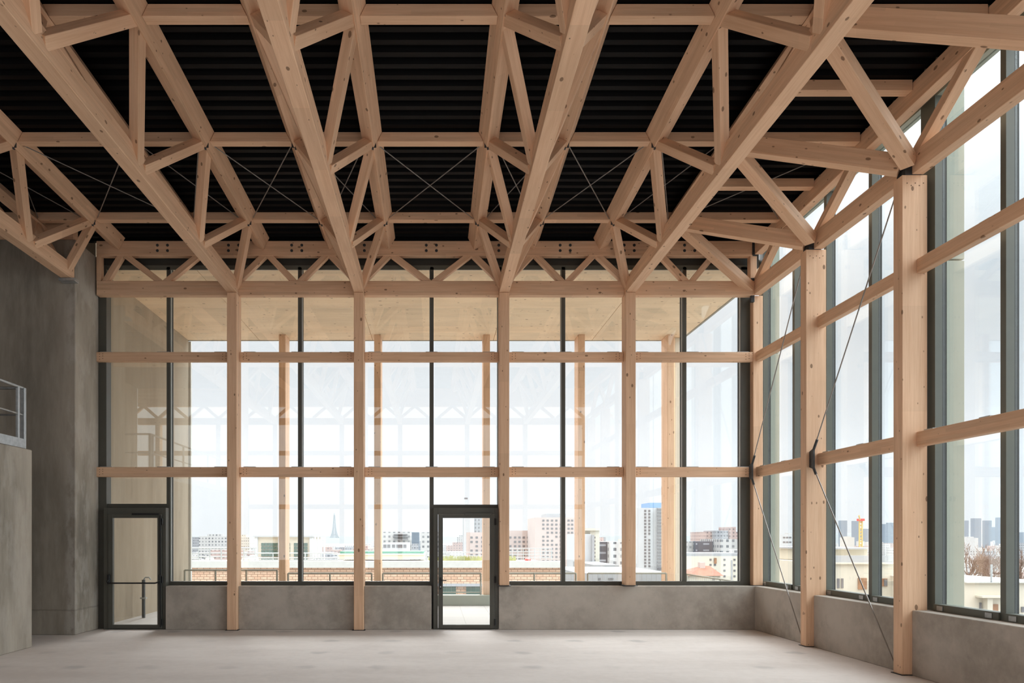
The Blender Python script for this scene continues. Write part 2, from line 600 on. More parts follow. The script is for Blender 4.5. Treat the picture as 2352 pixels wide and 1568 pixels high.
rc = [11.46, 9.10, 6.74, 4.38, 2.02, -0.34]
rw = []
hi = YW
for yc in rc:
    rw.append(((XR, yc + 0.178, 0), (6.24, hi, ZW)))
    hi = yc
rw.append(((XR, YB0, 0), (6.24, hi, ZW)))
tag(boxes('wall_right', rw, CONC_LOW, bevel=0.008, origin=(XR, 0, 0)), kind='structure')

# facade behind the photographer (only seen as a faint reflection in the glass)
op = [((-11.8, YB0 - 0.3, 0), (6.24, YB0, ZW))]
tag(boxes('wall_opposite', op, CONC_LOW, origin=(0, YB0, 0)), kind='structure')
tr_ = [((x - cw, YB0 - 0.3, ZW), (x + cw, YB0, ZB)) for x in [-11.0, -8.6, -6.35] + COLX + [5.95]]
for z0, z1 in ((ZB, ZBT), (6.87, 7.6), (4.94, 5.115), (2.81, 2.99)):
    tr_.append(((-11.8, YB0 - 0.2, z0), (6.2, YB0 - 0.04, z1)))
opp = tag(boxes('trim_1', tr_, WOOD, origin=(0, YB0, 0)), kind='structure')
dg = bmesh.new()
for i, cx in enumerate([-11.0, -8.6, -6.35] + COLX + [5.95]):
    for s_ in (-1, 1):
        p0 = Vector((cx, YB0 - 0.1, 6.40))
        p1 = Vector((cx + s_ * 0.58, YB0 - 0.1, 6.90))
        r = add_box(dg, (-0.36, -0.06, -0.055), (0.36, 0.06, 0.055))
        M = Matrix.Translation((p0 + p1) / 2) @ frame_of(p1 - p0, Vector((0, 0, 1)))
        bmesh.ops.transform(dg, matrix=M, verts=r)
        p2 = Vector((cx + s_ * 1.17, YB0 - 0.1, 6.40))
        r = add_box(dg, (-0.36, -0.06, -0.055), (0.36, 0.06, 0.055))
        M = Matrix.Translation((p2 + p1) / 2) @ frame_of(p2 - p1, Vector((0, 0, 1)))
        bmesh.ops.transform(dg, matrix=M, verts=r)
tag(link('trim_2', bm_mesh(dg, 'trim_2'), WOOD), kind='structure')

# ceiling: black trapezoidal deck, ribs running across
bm = bmesh.new()
prof = []
y = 13.80
P = 0.205
while y > YB0 - 0.3:
    zb = 7.186 + zs(y)
    for dy, dz in ((0.0, 0.0), (-0.085, 0.0), (-0.11, 0.06), (-0.18, 0.06)):
        prof.append((y + dy, zb + dz))
    y -= P
x0, x1 = -11.9, 5.93
va = [bm.verts.new((x0, py, pz)) for py, pz in prof]
vb = [bm.verts.new((x1, py, pz)) for py, pz in prof]
for i in range(len(prof) - 1):
    bm.faces.new((va[i], vb[i], vb[i + 1], va[i + 1]))
tag(link('ceiling', bm_mesh(bm, 'ceiling'), DECK), kind='structure')
tag(box('ceiling_slab', (-12.0, YB0 - 0.4, 7.72), (6.4, 14.1, 7.95), TILE_DARK), kind='structure')


# ------------------------------------------------------------------ roof trusses
SEC_A, SEC_B, TH = 0.178, 0.249, math.radians(27)
EDGE_DX, EDGE_Z = 0.548, 6.964
SEC = [(0, 0), (0.113, 0.222), (-0.0868, 0.222), (-0.1586, 0.081)]
Y_NEAR = YB0 + 0.1


def make_truss(cx, y_end, label, group='triangular roof trusses', skip_last=False):
    root = empty('roof_truss', (cx, y_end, ZB), label, 'roof truss', group, 'thing')
    beam('bottom_chord', (cx, y_end, (ZB + ZBT) / 2), (cx, Y_NEAR, (ZB + ZBT) / 2), 0.178, ZBT - ZB, WOOD, root)
    ytop = 13.575
    L = (ytop - Y_NEAR) * math.sqrt(1 + SLOPE ** 2)
    for sgn in (1, -1):
        pts = [(sgn * a, b_) for a, b_ in SEC]
        prism('top_chord', (cx + sgn * EDGE_DX, ytop, EDGE_Z + zs(ytop)), (0, -1, SLOPE), L, pts, WOOD, root)
    for sgn in (1, -1):
        for k, yt in enumerate(TOPROWS):
            for far in (1, 0):
                yb = BOTROWS[k] if far else BOTROWS[k + 1]
                if skip_last and k == 0 and far:
                    yb = y_end - 0.10
                if yb < Y_NEAR:
                    continue
                off = -0.07 if far else 0.07
                p_b = Vector((cx + sgn * 0.045, yb + off, 6.285))
                p_t = Vector((cx + sgn * 0.515, yt + (0.03 if far else -0.03), 7.075 + zs(yt)))
                n = Vector((p_t.z - p_b.z, 0, -(p_t.x - p_b.x))).normalized()
                beam('web_strut', p_b, p_t, 0.135, 0.12, WOOD, root, up=tuple(n), bevel=0.004)
    return root


T_LABEL = [
    'triangular timber roof truss whose bottom chord ends on the dark concrete wall',
    'triangular timber roof truss landing on the column just right of the push-bar door',
    'triangular timber roof truss landing on the column left of the middle glass door',
    'triangular timber roof truss landing on the column right of the middle glass door',
    'triangular timber roof truss nearest the right windows, landing on the last column before the corner',
]
TX = [-6.35] + COLX
make_truss(TX[0], 12.84, T_LABEL[0], skip_last=True)
proto = make_truss(TX[1], 13.78, T_LABEL[1])
for cx, lab in zip(TX[2:], T_LABEL[2:]):
    c = copy_tree(proto)
    c.location.x = cx
    c['label'] = lab

# ------------------------------------------------------------------ purlins
PZ0, PZ1 = 7.05, 7.183
PT = 0.135


def outer_x(edge, sgn, z):       # outer face of a top chord at height z above its lower edge
    return edge + sgn * 0.5095 * z


def inner_x(edge, sgn, z):
    return edge + sgn * (-0.1586 + 0.509 * max(z - 0.081, 0.0))


def purlin(xl, xr, Y, label, group):
    """xl, xr: functions giving the end x at height z above the chord edge"""
    za, zb = PZ0 - EDGE_Z, PZ1 - EDGE_Z
    y0, y1 = Y - PT / 2, Y + PT / 2
    z0, z1 = PZ0 + zs(Y), PZ1 + zs(Y)
    g = 0.004
    bot = [(xl(za) + g, y0, z0), (xr(za) - g, y0, z0), (xr(za) - g, y1, z0), (xl(za) + g, y1, z0)]
    top = [(xl(zb) + g, y0, z1), (xr(zb) - g, y0, z1), (xr(zb) - g, y1, z1), (xl(zb) + g, y1, z1)]
    return tag(hexa('purlin', bot, top, WOOD), label, 'purlin', group, 'thing')


ROWN = ['row nearest the back windows', 'second row from the window wall', 'topmost row in the picture']
BAYN = ['bay nearest the concrete wall',
        'bay right of the push-bar door',
        'wide middle bay',
        'bay right of the middle door']
INN = ['truss on the concrete wall', 'push-bar door truss', 'truss left of the middle door', 'middle-door truss', 'truss nearest the right windows']
for r in range(3):
    Y = TOPROWS[r]
    for i in range(4):
        purlin(lambda z, i=i: outer_x(TX[i] + EDGE_DX, 1, z), lambda z, i=i: outer_x(TX[i + 1] - EDGE_DX, -1, z), Y,
               'timber purlin in the %s, %s' % (BAYN[i], ROWN[r]),
               'purlins between the roof trusses')
    for i in range(5):
        purlin(lambda z, i=i: inner_x(TX[i] - EDGE_DX, -1, z), lambda z, i=i: inner_x(TX[i] + EDGE_DX, 1, z), Y,
               'short purlin inside the %s, %s' % (INN[i], ROWN[r]),
               'short purlins inside the roof trusses')
    purlin(lambda z: outer_x(TX[4] + EDGE_DX, 1, z), lambda z: XR - 0.002, Y,
           'purlin reaching right windows, %s' % ROWN[r], 'purlins at the right window wall')
purlin(lambda z: -9.9, lambda z: outer_x(TX[0] - EDGE_DX, -1, z), TOPROWS[0],
       'purlin left of the truss on the concrete wall, at the picture edge', 'purlins between the roof trusses')
for Y, lab in ((11.50, 'purlin meeting the right top chord above the middle right-hand column'),
               (9.14, 'purlin meeting the right top chord above the big front right-hand column')):
    purlin(lambda z: outer_x(TX[4] + EDGE_DX, 1, z), lambda z: XR - 0.002, Y, lab, 'purlins at the right window wall')
tag(box('wall_plate', (-9.9, 12.87, 6.872), (-6.30, 13.05, 7.17), WOOD, None, 0.004),
    'dark timber plate lying along the top of the concrete wall', 'beam', None, 'thing')

# ------------------------------------------------------------------ cross bracing under the deck (between the first two purlin rows)
def cross_brace(xa, xb, label):
    ya, yb = TOPROWS[0] - 0.05, TOPROWS[1] + 0.08
    z_ = lambda Y: 7.09 + zs(Y)
    r = empty('cross_brace', ((xa + xb) / 2, (ya + yb) / 2, z_(ya)), label, 'bracing cables', 'crossed bracing cables under the deck', 'thing')
    tube('cable', [(xa, ya, z_(ya)), (xb, yb, z_(yb))], 0.0075, CABLE, r, 6)
    tube('cable', [(xa, yb, z_(yb) - 0.02), (xb, ya, z_(ya) - 0.02)], 0.0075, CABLE, r, 6)
    return r


for i in range(4):
    xa, xb = TX[i] + EDGE_DX + 0.06, TX[i + 1] - EDGE_DX - 0.06
    r = cross_brace(xa, xb, 'crossed bracing cables in the %s' % BAYN[i])
    for x, sgn in ((xa, 1), (xb, -1)):
        for Y, w_ in ((TOPROWS[0], 0.13), (TOPROWS[1], 0.07)):
            ex = x - sgn * 0.075
            zz = EDGE_Z + zs(Y)
            bmb = bmesh.new()
            add_tube(bmb, (ex, Y - 0.02, zz + 0.07), (ex + sgn * 0.045, Y - w_, zz + 0.10), 0.016, 8)
            add_tube(bmb, (ex - sgn * 0.015, Y - 0.04, zz - 0.005), (ex + sgn * 0.025, Y - 0.06, zz + 0.085), 0.024, 8)
            add_box(bmb, (min(ex - sgn * 0.01, ex + sgn * 0.05), Y - 0.075, zz + 0.0), (max(ex - sgn * 0.01, ex + sgn * 0.05), Y - 0.068, zz + 0.13))
            link('bracket', bm_mesh(bmb, 'bracket'), DARKST, r)
for i in range(1, 5):
    cross_brace(TX[i] - EDGE_DX + 0.15, TX[i] + EDGE_DX - 0.15, 'crossed bracing cables inside the %s' % INN[i])
cross_brace(TX[0] - EDGE_DX + 0.15, TX[0] + EDGE_DX - 0.15, 'crossed bracing cables inside the truss on the concrete wall')
cross_brace(TX[4] + EDGE_DX + 0.06, XR - 0.03, 'crossed bracing cables beside the top of the right window wall')

# ------------------------------------------------------------------ columns
CD = 0.31
cl = ['pale timber column standing on the floor beside the push-bar glass door',
      'pale timber column standing on the floor left of the middle glass door',
      'timber column on the low wall at the right jamb of the middle door',
      'timber column on the low wall midway between middle door and corner']
for i, cx in enumerate(COLX):
    z0 = 0.0 if i < 2 else ZW + 0.012
    e = empty('timber_column', (cx, 13.47, z0), cl[i], 'column', 'timber columns of the back window wall', 'thing')
    box('shaft', (cx - cw, 13.47, z0 + 0.008), (cx + cw, 13.47 + CD, ZB - 0.004), WOOD, e, 0.005, 'z')
    box('base_plate', (cx - cw - 0.03, 13.45, z0), (cx + cw + 0.03, 13.583 if i < 2 else 13.8, z0 + 0.008), DARKST, e)
e = empty('timber_column', (5.955, 13.66, ZW), 'timber corner column standing on the low wall where both window walls meet', 'column', None, 'thing')
box('shaft', (5.866, 13.66, ZW + 0.008), (6.044, 13.97, ZB - 0.004), WOOD, e, 0.005, 'z')
box('base_plate', (5.862, 13.64, ZW), (6.06, 13.83, ZW + 0.008), DARKST, e)
for yc, lab in ((rc[0], 'middle timber column of the right window wall, standing on the floor'),
                (rc[1], 'largest, nearest timber column of the right window wall')):
    e = empty('timber_column', (5.895, yc, 0), lab, 'column', 'timber columns of the right window wall', 'thing')
    box('shaft', (5.74, yc, 0.008), (6.05, yc + 0.178, ZB - 0.004), WOOD, e, 0.005, 'z')
    box('base_plate', (5.72, yc - 0.02, 0), (5.855, yc + 0.198, 0.008), DARKST, e)
for yc in rc[2:]:
    tag(box('wall_right_column', (5.74, yc, 0.0), (6.05, yc + 0.178, ZB - 0.004), WOOD, None, 0.005, 'z'), kind='structure')

# ------------------------------------------------------------------ timber rails across the windows
RZ = {'upper': (4.94, 5.115), 'lower': (2.812, 2.992)}
spans = [(-6.27, COLX[0] - cw), (COLX[0] + cw, COLX[1] - cw), (COLX[1] + cw, COLX[2] - cw), (COLX[2] + cw, COLX[3] - cw), (COLX[3] + cw, 5.862)]
spn = ['over the push-bar door', 'between the two floor-standing columns', 'over the middle glass door',
       'in the bay right of the middle door', 'in the last bay before the corner column']
for lev in ('upper', 'lower'):
    for (a, b_), s_ in zip(spans, spn):
        e = empty('window_rail', ((a + b_) / 2, 13.66, RZ[lev][0]), '%s timber rail crossing the back windows %s' % (lev, s_), 'rail', 'timber rails of the back window wall', 'thing')
        beam('rail_beam', (a + 0.002, 13.71, sum(RZ[lev]) / 2), (b_ - 0.002, 13.71, sum(RZ[lev]) / 2), 0.10, RZ[lev][1] - RZ[lev][0], WOOD, e)
        for x in (a + 0.18, (a + b_) / 2, b_ - 0.18):
            box('shim_clip', (x - 0.11, 13.68, RZ[lev][1]), (x + 0.11, 13.74, RZ[lev][1] + 0.012), STEEL, e)
rsp = [(13.655, rc[0] + 0.178, 'between corner column and middle column'),
       (rc[0], rc[1] + 0.178, 'between middle column and largest column'),
       (rc[1], rc[2] + 0.178, 'running from the largest column out of the picture')]
for lev in ('upper', 'lower'):
    for a, b_, s_ in rsp:
        e = empty('window_rail', (5.965, (a + b_) / 2, RZ[lev][0]), '%s timber rail on the right windows %s' % (lev, s_), 'rail', 'timber rails of the right window wall', 'thing')
        beam('rail_beam', (5.965, a - 0.002, sum(RZ[lev]) / 2), (5.965, b_ + 0.002, sum(RZ[lev]) / 2), 0.10, RZ[lev][1] - RZ[lev][0], WOOD, e)
        for y in (a - 0.18, (a + b_) / 2, b_ + 0.18):
            box('shim_clip', (5.94, y - 0.08, RZ[lev][1]), (6.0, y + 0.08, RZ[lev][1] + 0.014), STEEL, e)
    for i in range(2, 5):
        tag(box('wall_right_rail', (5.915, rc[i + 1] + 0.18, RZ[lev][0]), (6.015, rc[i] - 0.002, RZ[lev][1]), WOOD, None, 0.004, 'y'), kind='structure')

def dowels(parent, pts, r=0.0075):
    o = Vector(pts[0])
    bmd = bmesh.new()
    for p in pts:
        p = Vector(p) - o
        add_tube(bmd, p + Vector((0, 0.01, 0)), p + Vector((0, -0.0015, 0)), r, 8)
    return link('dowel_heads', bm_mesh(bmd, 'dowel_heads'), KNOT, parent, Matrix.Translation(o))


for o_ in [o_ for o_ in COL.objects if o_.name.startswith('window_rail') and o_.location.x < 5.9 and abs(o_.location.y - 13.66) < 0.01]:
    bm_ = [c for c in o_.children if c.name.startswith('rail_beam')][0]
    hl = max(abs(v_.co.x) for v_ in bm_.data.vertices)
    for sx in (-1, 1):
        xx = o_.location.x + sx * (hl - 0.10)
        dowels(o_, [(xx + dx, 13.66, o_.location.z + dz) for dx, dz in ((-0.03, 0.04), (0.03, 0.055), (-0.03, 0.09), (0.03, 0.10), (-0.03, 0.135), (0.03, 0.14))])
for nm in ('timber_column.005', 'timber_column.006'):
    o_ = bpy.data.objects[nm]
    yy = o_.location.y
    dowels(o_, [(5.80 + 0.05 * k, yy, 6.05 - 0.03 * (k % 2)) for k in range(5)])

# ------------------------------------------------------------------ flat trusses on top of the window walls
CT = 0.14
wt = empty('window_truss', (0, YW, ZB), 'flat zigzag timber truss along the top of the back windows', 'truss', None, 'thing')
cedges = [-6.225] + [e_ for cx in COLX for e_ in (cx - cw, cx + cw)] + [5.86]
for i in range(0, len(cedges), 2):
    beam('bottom_chord', (cedges[i] + 0.002, YW + CT / 2, (6.138 + 6.402) / 2), (cedges[i + 1] - 0.002, YW + CT / 2, (6.138 + 6.402) / 2), CT, 0.264, WOOD, wt)
beam('top_chord', (-6.225, YW + CT / 2, 7.0), (5.83, YW + CT / 2, 7.0), CT, 0.272, WOOD, wt)
beam('end_post', (-6.185, YW + 0.07, 6.402), (-6.185, YW + 0.07, 6.864), 0.08, CT, WOOD, wt, (0, 1, 0))
beam('end_post', (5.85, YW + 0.09, 6.402), (5.85, YW + 0.09, 6.864), 0.12, CT, WOOD, wt, (0, 1, 0))
APEX = [-5.746, -4.315, -3.109, -1.968, -0.825, 0.667, 1.811, 2.949, 4.115, 5.154]
BOTN = [-6.12, -5.01, -3.705, -2.545, -1.396, -0.074, 1.257, 2.383, 3.558, 4.667, 5.72]
for i, ax in enumerate(APEX):
    for s_, bx in ((-1, BOTN[i]), (1, BOTN[i + 1])):
        sx = math.copysign(1, bx - ax)
        beam('web_strut', (ax + sx * 0.03, YW + 0.07, 6.895), (bx - sx * 0.03, YW + 0.07, 6.375), CT - 0.03, 0.105, WOOD, wt, (0, 0, 1), 0.004)
bme = None
for bx in BOTN[1:-1]:
    for dx in (-0.093, 0.093):
        for z in (6.955, 7.055):
            if bme is None:
                bmq = bmesh.new()
                add_tube(bmq, (0, 0.01, 0), (0, -0.006, 0), 0.026, 14)
                add_tube(bmq, (0, 0.01, 0), (0, -0.016, 0), 0.013, 6)
                bme = bm_mesh(bmq, 'bolt')
            link('bolt', bme, DARKST, wt, Matrix.Translation((bx + dx, YW, z)))

rt = empty('window_truss', (XR, 9, ZB), 'flat timber truss along the top of the right windows', 'truss', None, 'thing')
hi = 13.655
for yc in rc:
    beam('bottom_chord', (XR + CT / 2, hi - 0.002, (ZB + ZBT) / 2), (XR + CT / 2, yc + 0.182, (ZB + ZBT) / 2), CT, 0.26, WOOD, rt)
    hi = yc
d = Vector((0, -1, SLOPE))
beam('top_chord', (XR + CT / 2, 13.58, 6.88 + 0.136), (XR + CT / 2, YB0 + 0.1, 6.88 + 0.136 + SLOPE * (13.58 - YB0 - 0.1)), CT, 0.272, WOOD, rt)
nodes = [13.70] + [yc + 0.089 for yc in rc]
for i in range(len(nodes) - 1):
    ym = (nodes[i] + nodes[i + 1]) / 2
    zt = 6.92 + zs(ym)
    for s_, yb in ((1, nodes[i]), (-1, nodes[i + 1])):
        beam('web_strut', (XR + 0.07, yb - s_ * 0.10, 6.40), (XR + 0.07, ym + s_ * 0.04, zt), CT - 0.01, 0.12, WOOD, rt, (0, 0, 1), 0.004)
# steel plates where chords, struts and columns meet
box('steel_plate', (5.80, 13.60, 6.02), (5.866, 13.655, 6.46), DARKST, rt, 0.004)
for yc in rc[:3]:
    box('steel_plate', (5.78, yc + 0.0, ZB - 0.001), (5.98, yc + 0.175, ZB + 0.20), DARKST, rt, 0.004)
box('steel_plate', (5.815, YW - 0.012, 6.87), (5.856, YW - 0.002, 7.13), DARKST, rt, 0.002)

# struts from the last roof truss down to the right-hand columns
RS = []
for k, (yc, nm) in enumerate(((13.66, 'corner column'), (rc[0], 'middle right-hand column'), (rc[1], 'largest right-hand column'))):
    yt = TOPROWS[k]
    p_t = Vector((4.06, yt + 0.02, 7.10 + zs(yt)))
    p_b = Vector((5.80, yc - 0.03, 6.285))
    tag(beam('roof_strut', p_t, p_b, 0.165, 0.165, WOOD, None, (0, 0, 1)),
        'diagonal timber strut dropping from the roof onto the %s' % nm, 'strut', 'struts down to the right window wall', 'thing')
for k, (yc, nm) in enumerate(((rc[0], 'middle right-hand column'), (rc[1], 'largest right-hand column'), (rc[2], 'column past the right edge'))):
    yt = TOPROWS[k]
    p_t = Vector((4.06, yt - 0.05, 7.03 + zs(yt)))
    p_b = Vector((5.76, yc + 0.05, 6.29))
    tag(beam('roof_strut', p_t, p_b, 0.165, 0.22, WOOD, None, (0, 0, 1)),
        'gently rising timber strut from the %s to the truss' % nm, 'strut', 'struts down to the right window wall', 'thing')

# tie rods of the right wall
for a, b_, nm in ((13.66, rc[0], 'the corner column'), (rc[0], rc[1], 'the middle right-hand column')):
    yk = a - 0.11
    e = empty('tie_rod_brace', (5.80, yk, 2.9), 'kinked steel tie rod held by a bracket on %s' % nm, 'tie rod', 'tie rods in front of the right windows', 'thing')
    r1 = tube('rod', [(5.80, yk, 3.04), (5.82, b_ + 0.19, 6.12)], 0.009, CABLE, e)
    r2 = tube('rod', [(5.80, yk, 2.76), (5.79, b_ + 0.19, 0.05)], 0.009, CABLE, e)
    tube('turnbuckle', [(5.80, yk, 3.04), (5.803, yk - 0.10, 3.18)], 0.02, DARKST, r1)
    tube('turnbuckle', [(5.80, yk, 2.76), (5.799, yk - 0.07, 2.66)], 0.02, DARKST, r2)
    bmk = bmesh.new()
    x_ = 5.80
    for q in ((-0.012, 0.012),):
        vs = [bmk.verts.new((x_ + q[0], yy, zz)) for yy, zz in ((a, 2.78), (yk - 0.015, 2.74), (yk - 0.015, 3.06), (a, 3.02))]
        vs2 = [bmk.verts.new((x_ + q[1], v.co.y, v.co.z)) for v in vs]
        bmk.faces.new(vs)
        bmk.faces.new(vs2[::-1])
        for i in range(4):
            bmk.faces.new((vs[i], vs2[i], vs2[(i + 1) % 4], vs[(i + 1) % 4]))
    link('bracket', bm_mesh(bmk, 'bracket'), DARKST, e)

# bracket under the end of the left-most truss
tag(box('truss_bracket', (-6.47, 12.70, 6.10), (-6.19, 12.858, 6.152), STEEL, None, 0.004),
    'small galvanised steel shelf bracket under the truss on the concrete wall', 'bracket', None, 'thing')

# ------------------------------------------------------------------ back windows (aluminium mullions and glass)
MY0, MY1, GY = 13.79, 13.95, 13.90
HEADZ = 6.73
MX = [-6.165, -4.975, -2.525, -0.065, 2.385, 4.645, 5.73]
hm = 0.033


def back_window(n, a, b_, z0, zsill=True):
    w = empty('window_%d' % n, ((a + b_) / 2, GY, z0), kind='structure')
    fr = [((a - hm, MY0, z0), (a + hm, MY1, HEADZ))]
    if zsill:
        fr.append(((a + hm, MY0, z0 - 0.0), (b_ - hm, MY1 - 0.02, z0 + 0.075)))
    boxes('window_frame', fr, ALU, w)
    boxes('gasket', [((a + hm, GY - 0.022, z0), (a + hm + 0.012, GY + 0.03, HEADZ)), ((b_ - hm - 0.012, GY - 0.022, z0), (b_ - hm, GY + 0.03, HEADZ))], GASKET, w)
    boxes('glazing_bead', [((a + hm, MY0 + 0.025, z0 + 0.075), (a + hm + 0.008, GY - 0.024, HEADZ)), ((b_ - hm - 0.008, MY0 + 0.025, z0 + 0.075), (b_ - hm, GY - 0.024, HEADZ))], BEAD, w)
    box('glass', (a + hm + 0.012, GY - 0.012, z0 + 0.076), (b_ - hm - 0.012, GY + 0.012, HEADZ), GLASS, w)
    return w


Z1 = 2.245
n = 1
back_window(1, MX[0], MX[1], Z1)
back_window(2, MX[1], MX[2], ZW + 0.0)
back_window(3, MX[2], MX[3], ZW + 0.0)
# over the middle door and the piece right of it
w4 = empty('window_4', (1.1, GY, Z1), kind='structure')
boxes('window_frame', [((MX[3] - hm, MY0, 0.0), (MX[3] + hm, MY1, HEADZ)), ((1.16, MY0, ZW), (1.23, MY1, HEADZ)),
                       ((MX[3] + hm, MY0, Z1), (1.16, MY1, Z1 + 0.06)), ((1.23, MY0, ZW), (MX[4] - hm, MY1 - 0.02, ZW + 0.075))], ALU, w4)
box('glass', (MX[3] + hm + 0.01, GY - 0.012, Z1 + 0.062), (1.158, GY + 0.012, HEADZ), GLASS, w4)
box('glass', (1.232, GY - 0.012, ZW + 0.077), (MX[4] - hm - 0.012, GY + 0.012, HEADZ), GLASS, w4)
back_window(5, MX[4], MX[5], ZW)
back_window(6, MX[5], MX[6], ZW)
w6 = empty('window_7', (5.8, MY0, ZW), kind='structure')
boxes('window_frame', [((MX[6] - hm, MY0, ZW), (5.862, MY1, HEADZ))], ALU, w6)
tag(boxes('trim_3', [((-6.46, 13.752, 0), (-6.112, 13.95, HEADZ))], ALU, origin=(-6.2, 13.76, 0)), kind='structure')
tag(boxes('trim_4', [((-6.3, MY0 + 0.03, HEADZ), (6.04, MY1, 7.72))], TILE_DARK, origin=(0, MY0, HEADZ)), kind='structure')
tag(boxes('trim_5', [((-6.2, MY0 + 0.0, HEADZ - 0.05), (5.86, MY0 + 0.03, HEADZ + 0.03))], ALU_IN, origin=(0, MY0, HEADZ)), kind='structure')

# ------------------------------------------------------------------ right windows
RX0, RX1, RGX = 6.10, 6.22, 6.20
RHEAD = 7.09
RM = [(13.77, 13.95), (12.565, 12.645), (11.54, 11.62), (10.34, 10.42), (9.036, 9.30), (7.91, 7.99), (6.72, 6.80)]
for i in range(len(RM) - 1):
    ya, yb = RM[i][0], RM[i + 1][1]
    w = empty('window_%d' % (8 + i), (RGX, (ya + yb) / 2, ZW), kind='structure')
    boxes('window_frame', [((RX0, RM[i][0], ZW), (RX1 - 0.03, RM[i][1], RHEAD)), ((RX0 - 0.02, yb, ZW), (RX1 - 0.03, ya, ZW + 0.085))], ALU_IN, w)
    boxes('gasket', [((RX1 - 0.03, RM[i][0], ZW), (RX1 + 0.02, RM[i][1], RHEAD)), ((RX1 - 0.05, yb, ZW), (RX1 - 0.028, yb + 0.008, RHEAD))], GASKET, w)
    box('glass', (RGX - 0.012, yb + 0.01, ZW + 0.086), (RGX + 0.012, ya - 0.01, RHEAD), GLASS, w)
    for y in (ya - 0.12, yb + 0.14):
        box('steel_clip', (RX0 - 0.03, y - 0.05, ZW + 0.012), (RX0 - 0.02, y + 0.05, ZW + 0.068), STEEL, w, 0.002)
w = empty('window_14', (RGX, 2.6, ZW), kind='structure')
box('window_frame', (RX0 - 0.02, YB0, ZW), (RX1 - 0.03, 6.80, ZW + 0.085), ALU_IN, w)
box('glass', (RGX - 0.012, YB0, ZW + 0.086), (RGX + 0.012, 6.72, RHEAD), GLASS, w)
tag(boxes('trim_6', [((6.12, YB0, RHEAD), (6.26, 13.95, 7.72))], FIN, origin=(6.1, 0, RHEAD)), kind='structure')
# pale fins outside the glass
for Y, lab in ((14.02, 'pale green vertical fin outside the glass beside the corner column'),
               (9.28, 'pale green vertical fin outside the glass beside the largest right-hand column')):
    e = empty('facade_fin', (6.5, Y, -1.5), lab, 'fin', 'pale fins outside the right windows', 'thing')
    box('lower_panel', (6.41 if Y < 12 else 6.30, Y, -1.5), (6.635 if Y < 12 else 6.52, Y + 0.08, 5.165), FIN, e, 0.004)
    box('upper_panel', (6.41 if Y < 12 else 6.30, Y, 5.185), (6.635 if Y < 12 else 6.52, Y + 0.08, 8.2), FIN, e, 0.004)

# ------------------------------------------------------------------ doors
def door(n, x0, x1, hinge_right, bar):
    d = empty('door_%d' % n, ((x0 + x1) / 2, 13.66, 0), kind='structure')
    zt = Z1 - 0.005
    y0, y1 = 13.60, 13.79
    a, b_ = x0 + 0.005, x1 - 0.005
    boxes('door_frame', [((a, y0 + 0.02, 0), (a + 0.085, y1, zt)), ((b_ - 0.06, y0 + 0.02, 0), (b_, y1, zt)), ((a + 0.085, y0 + 0.02, zt - 0.12), (b_ - 0.06, y1, zt)),
                         ((a + 0.085, y0 + 0.06, 0), (b_ - 0.06, y1, 0.015))], ALU, d, 0.003)
    la, lb, lz0, lz1 = a + 0.09, b_ - 0.065, 0.02, zt - 0.125
    s_ = 0.085
    leaf = boxes('door_leaf', [((la, y0, lz0), (la + s_, y0 + 0.07, lz1)), ((lb - s_, y0, lz0), (lb, y0 + 0.07, lz1)),
                               ((la + s_, y0, lz1 - s_ * 0.75), (lb - s_, y0 + 0.07, lz1)), ((la + s_, y0, lz0), (lb - s_, y0 + 0.07, lz0 + s_ * 0.8))], ALU, d, 0.003)
    box('glass', (la + s_ - 0.006, y0 + 0.03, lz0 + s_ * 0.8 - 0.004), (lb - s_ + 0.006, y0 + 0.045, lz1 - s_ * 0.75 + 0.004), GLASS, leaf)
    hx = lb + 0.01 if hinge_right else la - 0.01
    for z in (0.14, 0.92, 1.98):
        tube('hinge', [(hx, y0 - 0.012, z - 0.06), (hx, y0 - 0.012, z + 0.06)], 0.016, BLACK, leaf)
    box('door_closer', (lb - 0.55, y0 - 0.02, lz1 - 0.012), (lb - 0.05, y0 + 0.02, lz1 + 0.022), BLACK if n == 1 else ALU, d, 0.003)
    if bar:
        zb = 0.86
        pts = [(la + 0.02, y0 - 0.03, zb + 0.06), (la + 0.02, y0 - 0.09, zb + 0.02), (la + 0.07, y0 - 0.11, zb), (lb - 0.08, y0 - 0.11, zb), (lb - 0.03, y0 - 0.09, zb + 0.02), (lb - 0.03, y0 - 0.03, zb + 0.06)]
        pb = tube('push_bar', pts, 0.014, BLACK, d, 10)
        for x in (la + 0.0, lb - 0.05):
            box('bar_box', (x, y0 - 0.05, zb - 0.02), (x + 0.045, y0, zb + 0.15), BLACK, pb, 0.004)
        box('lock_rod', (lb - 0.035, y0 - 0.03, 0.05), (lb - 0.01, y0, lz1 - 0.02), BLACK, leaf, 0.003)
    else:
        hd = bmesh.new()
        add_box(hd, (la + 0.025, y0 - 0.008, 0.74), (la + 0.06, y0, 0.96))
        add_tube(hd, (la + 0.043, y0, 0.905), (la + 0.043, y0 - 0.055, 0.905), 0.010)
        add_tube(hd, (la + 0.035, y0 - 0.05, 0.905), (la + 0.15, y0 - 0.05, 0.905), 0.010)
        link('door_handle', bm_mesh(hd, 'door_handle'), BLACK, leaf)
        box('lock', (la + 0.035, y0 - 0.012, 0.775), (la + 0.05, y0 - 0.007, 0.80), STEEL, leaf)
    return d


door(1, DOOR1[0], DOOR1[1], True, True)
door(2, DOOR2[0] + 0.03, 1.158, True, False)

